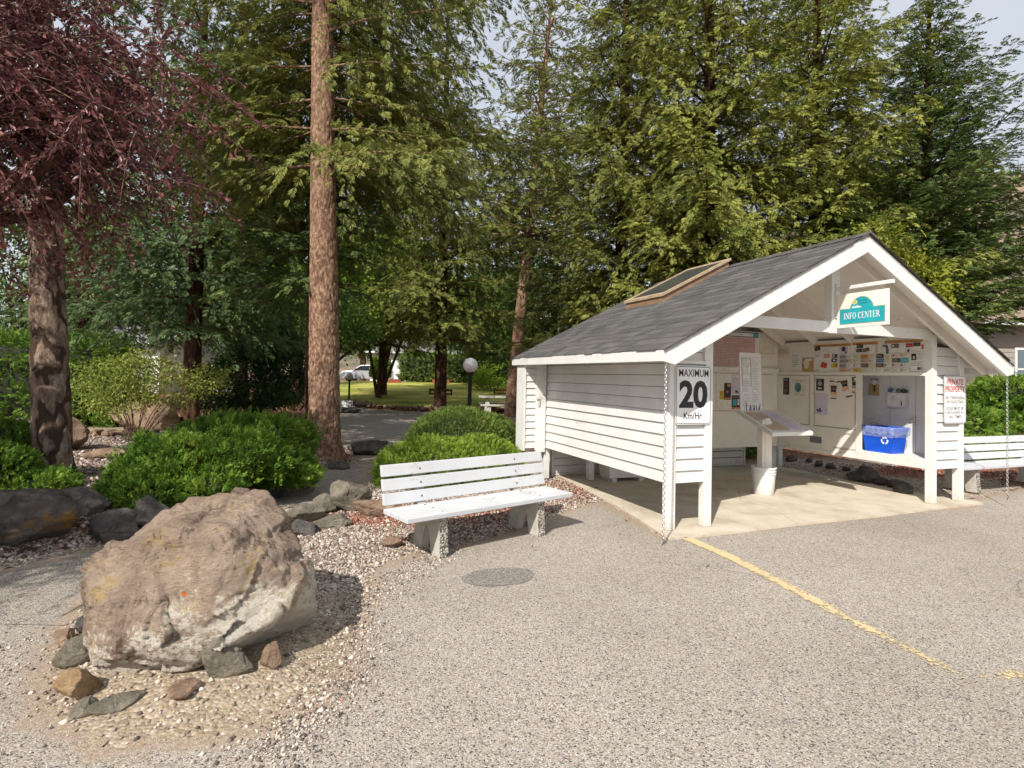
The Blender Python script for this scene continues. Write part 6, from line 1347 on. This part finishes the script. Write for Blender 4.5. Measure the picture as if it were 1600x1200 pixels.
mound('cedar_hedge', 'long green hedge along the far side of the lawn', [(-7.4, 45.6, 1.1, 1.6, .9, 1.25), (-4.6, 45.6, 1.1, 1.7, .9, 1.2), (-1.6, 45.4, 1.0, 1.7, .9, 1.15), (1.6, 45, 1.0, 1.9, .9, 1.2), (5.5, 45, 1.0, 2.4, .9, 1.2)], 26000, .2, 'jun2', 66, rough=.12, upb=.2, z=.75, cat='hedge', box=True)
mound('columnar_cedar', 'small clipped column shaped cedar between the car and the white house', [(-10.45, 44.3, .95, .72, .7, 1.15)], 5000, .15, 'jund', 67, rough=.05, z=.80, box=False)
mound('cloud_juniper', 'dark green layered juniper beside the right bench', [(11.2, 13.3, .75, 1.3, .9, .62), (10.3, 12.9, .5, 1.0, .8, .5), (12.6, 13.6, .9, 1.3, 1, .6), (14.4, 14.0, .8, 1.5, 1, .7), (11.8, 13.0, 1.25, 1.0, .8, .4)], 34000, .10, 'jund', 68, rough=.25, upb=.15)
mound('low_juniper', 'low light green ground juniper behind the right bench', [(8.9, 10.9, .08, 1.3, .8, .34), (7.6, 10.6, .02, .8, .6, .26), (10.4, 11.3, .0, 1.1, .7, .28)], 20000, .06, 'jun', 69, rough=.12, upb=.4)
mound('low_juniper', 'low green juniper behind the back wall of the kiosk', [(*K(3.6, 4.6)[:2], .05, 1.1, .7, .42), (*K(4.9, 4.4)[:2], .0, .9, .6, .35)], 9000, .07, 'jund', 70, rough=.15, upb=.4)
# ------------------------------------------------------------------ park furniture and distant things
M['globe'] = mat('opal_globe', (.80, .79, .76, 1), .25, 0, .5)[0]
def lamp(label, x, y, zt, gr):
    s = empty('globe_lamp', label, 'lamp', (x, y, gz1(x, y)), 0, 'globe lamps in the garden'); z0 = s.location.z; h = zt-z0
    MB().lathe([(.001, 0), (.09, 0), (.09, .04), (.048, .06), (.045, h-gr-.08), (.06, h-gr-.06), (.085, h-gr-.03), (.085, h-gr+.01), (.001, h-gr+.01)], n=16).build('post', M['black'], s, True)
    pr = [(gr*math.sin(a), h-gr*math.cos(a)) for a in np.linspace(.35, math.pi-.001, 16)]; MB().lathe(pr, n=28).build('globe', M['globe'], s, True)
    return s
lamp('white globe lamp on a black post behind the juniper dome', -.97, 13.0, 1.77, .175)
lamp('smaller looking white globe lamp near the far end of the path', -7.75, 26.6, 1.36, .175)
s = empty('picnic_table', 'grey concrete picnic table by the leaning conifer', 'table', (-.35, 22.2, gz1(-.35, 22.2)), .1); zt = .77
MB().box(-.95, .95, -.38, .38, zt-.07, zt).build('table_top', M['cast_concrete'], s, bevel=.01)
for x in (-.6, .6): MB().hexa([(x-.12, -.3, 0), (x+.12, -.3, 0), (x+.12, .3, 0), (x-.12, .3, 0), (x-.07, -.2, zt-.07), (x+.07, -.2, zt-.07), (x+.07, .2, zt-.07), (x-.07, .2, zt-.07)]).build('leg', M['cast_concrete'], s)
for y in (-.75, .75):
    b_ = MB().box(-.9, .9, y-.15, y+.15, .40, .46).build('seat', M['cast_concrete'], s, bevel=.01)
    MB().box(-.65, -.5, y-.1, y+.1, 0, .40).build('seat_leg', M['cast_concrete'], b_); MB().box(.5, .65, y-.1, y+.1, 0, .40).build('seat_leg', M['cast_concrete'], b_)
M['rust_board'] = vmat('weathered_red_board', srgb(138, 74, 50), .25, 5, .85, .2, 30)
def backstop(label, x, y, w, h, dark=False):
    s = empty('horseshoe_backstop', label, 'board', (x, y, gz1(x, y)+.02), 0, 'low board backstops on the lawn')
    m_ = M['rust_board']
    if dark:
        MB().box(-w/2, w/2, -.04, .04, h*.62, h).build('top_plank', m_, s); MB().box(-w/2, w/2, -.04, .04, .03, h*.35).build('bottom_plank', m_, s)
        for x_ in (-w/2, w/2-.08): MB().box(x_, x_+.08, -.05, .05, -.1, h+.02).build('stake', M['dark_wood'], s)
    else:
        MB().box(-w/2, w/2, -.05, .05, -.02, h).build('plank', m_, s)
        for x_ in (-w/2+.04, w/2-.12): MB().box(x_, x_+.08, .05, .12, -.1, h-.02).build('stake', M['dark_wood'], s)
backstop('reddish plank backstop on the far left of the lawn', -8.9, 41.5, 1.25, .27); backstop('reddish plank backstop on the far lawn behind the thick brown trunk', -5.4, 42.5, 1.3, .3); backstop('reddish plank backstop on the far lawn right of the globe lamp', -2.1, 41.5, 1.2, .26)
backstop('open two plank backstop on the near lawn behind the thick trunk', -4.0, 31.5, 1.3, .36, True); backstop('open two plank backstop on the near lawn above the picnic table', -.45, 33, 1.2, .3, True)
# white wire planter on a dark rock beside the path
s = empty('wire_planter', 'small white wire planter box beside the path below the far lamp', 'planter', (-6.35, 21.6, .10)); mb = MB()
mb.box(-.25, .25, -.2, .2, .10, .13)
for k in range(7):
    x = -.25+.5*k/6; mb.box(x-.012, x+.012, -.21, -.19, .1, .36)
for k in range(3): mb.box(-.25, .25, -.215, -.188, .12+.1*k, .145+.1*k)
mb.build('wire_sides', M['plastic_white'], s); mb = MB().box(-.24, -.02, -.19, .19, .13, .33); mb.build('liner_box', M['plastic_white'], s)
rock('rock', 'dark rock under the small white wire planter', -6.3, 21.35, (.45, .25, .16), 410, 'basalt', .2)
# parked car beyond the lawn
m, n = mat('silver_car_paint', (.55, .57, .60, 1), .3, .35, .5); M['car'] = m; M['tyre'] = mat('tyre_rubber', (.02, .02, .02, 1), .8)[0]; M['glass'] = mat('dark_glass', (.03, .035, .04, 1), .08, 0, .6)[0]; M['window_glass'] = mat('window_glass', (.12, .15, .18, 1), .1, 0, .6)[0]
s = empty('parked_car', 'silver car parked beyond the lawn behind the small lamp', 'car', (-12.35, 47.6, .77), rad(4))
prof = [(-2.1, .28), (-2.15, .62), (-1.95, .86), (-1.1, .98), (-.45, 1.42), (.9, 1.48), (1.75, 1.05), (2.1, .95), (2.15, .4), (2.1, .28), (1.72, .28), (1.62, .5), (1.38, .62), (1.14, .5), (1.04, .28), (-.98, .28), (-1.08, .5), (-1.32, .62), (-1.56, .5), (-1.66, .28)]
MB().prism(prof, lambda x, z, t: (x, t, z), -.86, .86).build('body', M['car'], s, bevel=.04)
for y in (-.875, .875):
    MB().prism([(-.95, 1.0), (-.42, 1.36), (.28, 1.40), (.28, 1.0)], lambda x, z, t: (x, t, z), y-.008, y+.008).build('window', M['glass'], s)
    MB().prism([(.36, 1.0), (.36, 1.40), (.85, 1.40), (1.45, 1.04)], lambda x, z, t: (x, t, z), y-.008, y+.008).build('window', M['glass'], s)
    for x in (-1.32, 1.38):
        w_ = MB().tube([(x, y-.1, .32), (x, y+.1, .32)], .31, 20).build('wheel', M['tyre'], s); MB().tube([(x, y-.12, .32), (x, y+.12, .32)], .19, 14).build('rim', M['steel'], w_)
for y in (-.6, .6): MB().box(-2.17, -2.13, y-.15, y+.15, .62, .76).build('headlight', M['globe'], s)
sheet('road', [(-60, 46.6), (60, 46.6), (60, 51.5), (-60, 51.5)], 2, .03, M['path'], -60, 61, 46.6, 52, lambda x, y: far_z(x, y), None, 0)
# houses
def house(label, x0, x1, y0, y1, zb, zw, wallm, roofm, wins, ridge=1.3, ov=.5, door=None):
    s = empty('house', label, 'house', ((x0+x1)/2, y0, zb)); hx = (x1-x0)/2; D_ = y1-y0; h = zw-zb
    mb = MB(); z = -.1
    while z < h: mb.hexa([(-hx, -.02, z), (hx, -.02, z), (hx, D_, z), (-hx, D_, z), (-hx, 0, min(z+.2, h)), (hx, 0, min(z+.2, h)), (hx, D_, min(z+.2, h)), (-hx, D_, min(z+.2, h))]); z += .2
    mb.build('wall', wallm, s)
    mb = MB(); e = -ov; r = D_/2
    mb.hexa([(-hx-ov, e, h-.05), (hx+ov, e, h-.05), (hx+ov, r, h+ridge), (-hx-ov, r, h+ridge), (-hx-ov, e, h+.08), (hx+ov, e, h+.08), (hx+ov, r, h+ridge+.13), (-hx-ov, r, h+ridge+.13)])
    mb.hexa([(-hx-ov, r, h+ridge), (hx+ov, r, h+ridge), (hx+ov, D_+ov, h-.05), (-hx-ov, D_+ov, h-.05), (-hx-ov, r, h+ridge+.13), (hx+ov, r, h+ridge+.13), (hx+ov, D_+ov, h+.08), (-hx-ov, D_+ov, h+.08)])
    rf = mb.build('roof', roofm, s); MB().box(-hx-ov, hx+ov, e-.12, e-.005, h-.08, h+.07).build('gutter', M['white'], rf)
    MB().prism([(0, h), (D_, h), (D_/2, h+ridge-.05)], lambda y, z, t: (t, y, z), -hx+.01, hx-.01).build('gable', wallm, s)
    for (a, b, c, d) in wins:
        w_ = MB().box(a-.08, b+.08, -.07, -.02, c-.08, d+.08).build('window', M['white'], s); MB().box(a, b, -.085, -.072, c, d).build('pane', M['window_glass'], w_); MB().box(a, b, -.10, -.086, (c+d)/2-.03, (c+d)/2+.03).build('glazing_bar', M['white'], w_)
    return s
M['grey_wall'] = vmat('grey_siding', srgb(150, 142, 132), .08, 3, .7); M['brown_roof'] = vmat('brown_roof', srgb(140, 120, 100), .15, 2, .9, .4, 20); M['grey_roof'] = vmat('grey_roof', srgb(120, 118, 116), .12, 2, .9, .4, 20); M['pale_wall'] = vmat('pale_siding', (.74, .74, .72, 1), .05, 2, .7)
house('white house with a tall window beyond the lawn hedge', -13.5, 4, 53, 61, .75, 3.55, M['pale_wall'], M['grey_roof'], [(2.3, 3.2, 1.0, 2.3), (-3.4, -2.2, 1.1, 2.2)])
house('pale house with a grey roof behind the left hedge', -36, -19, 30, 38, .3, 2.9, M['pale_wall'], M['grey_roof'], [(-3, -1.6, 1, 2.1), (3.5, 5, 1, 2.1)])
house('grey sided house with a brown roof at the right edge', 18.4, 32, 21.5, 31, .0, 3.95, M['grey_wall'], M['brown_roof'], [(-5.7, -4.5, 1.5, 3.0), (-2.5, -1, 1.5, 3.0)], 1.25, .7)
s = empty('lattice_fence', 'white slatted fence panel glimpsed behind the dark shrub', 'fence', (-11.6, 21, gz1(-11.6, 21))); mb = MB()
for k in range(6): mb.box(0, 1.6, -.02, .02, .25+.14*k, .33+.14*k)
mb.build('slats', M['white'], s)
for x in (0, .76, 1.52): MB().box(x, x+.08, .02, .09, 0, 1.15).build('post', M['white'], s)
# hillside, burnt and dry, with small dark trees
hx_ = np.linspace(-300, 1500, 150); hy_ = np.linspace(260, 1100, 50); X, Y, F = grid(hx_, hy_)
rise = sstep(Y, 270, 620); prof_ = 40+190*sstep(X, 120, 460)*(1-.12*sstep(X, 480, 900))+22*(fbm(np.column_stack([X*.012, Y*.012, X*0]), 5, 4)-.5)*2*1.4
Z = 1+rise*prof_*1.0+14*rise*(fbm(np.column_stack([X*.03, Y*.03, X*0]), 5, 6)-.5)*2-.5*(Y < 280)
m, n = mat('dry_hillside', rough=1, spec=.05); co = n.coords(); c = n.ramp(n.noise(co, .012, 8, .62), [(.35, srgb(92, 96, 78)), (.47, srgb(132, 116, 100)), (.62, srgb(156, 132, 114)), (.75, srgb(158, 122, 104))])
c = n.mix(n.ramp(n.noise(co, .09, 6, .7), [(.46, g(0)), (.58, g(.6))]), c, srgb(84, 84, 70)); n.base(c)
tag(mesh_obj('hillside', np.column_stack([X, Y, Z]), F, m, None, None, True), kind='structure')
R = np.random.RandomState(12); N = 1500; hxp = R.uniform(180, 700, N); hyp = R.uniform(300, 640, N)
xi = np.clip(((hxp+300)/1800*149).round().astype(int), 0, 149); yi = np.clip(((hyp-260)/840*49).round().astype(int), 0, 49); hz_ = Z.reshape(150, 50)[xi, yi]; xx = hx_[xi]+R.uniform(-5, 5, N); yy = hy_[yi]+R.uniform(-6, 6, N)
CT = []; CF = []
for j, (r_, z_) in enumerate(((.30, .12), (.22, .35), (.14, .6))):
    b = len(CT)
    for k in range(6): a = k*math.pi/3+j*.5; CT.append((z_, r_*math.cos(a), r_*math.sin(a)))
    CT.append((z_+.45, 0, 0)); CF += [(b+k, b+(k+1) % 6, b+6) for k in range(6)]
o = scatter('hillside_trees', np.array(CT), np.array(CF), np.column_stack([xx, yy, hz_-2.5]), np.tile([0, 0, 1.], (N, 1)), R.uniform(5, 11, N), LM['green'], None, R.uniform(0, 6, N), {'tone': R.random_sample(N)*.5}, up=(0, 1, 0)); tag(o, 'small dark conifers scattered over the dry hillside', 'trees', None, 'stuff')
N = 60; a_ = R.uniform(0, 1, N); xs_ = 400+a_*160; 
xi = np.clip(((xs_+300)/1800*149).round().astype(int), 0, 149); Zr = Z.reshape(150, 50); yi = np.array([np.argmax(Zr[i]/(hy_+1)) for i in xi]); mb = MB()
for k in range(N):
    x, y, z = hx_[xi[k]]+R.uniform(-6, 6), hy_[yi[k]], Zr[xi[k], yi[k]]; h = R.uniform(7, 15); mb.tube([(x, y, z-2), (x+R.uniform(-.4, .4), y, z+h)], [.5, .12], 5)
tag(mb.build('burnt_snags', M['dark_wood']), 'bare burnt tree trunks along the ridge of the hill', 'trees', None, 'stuff')
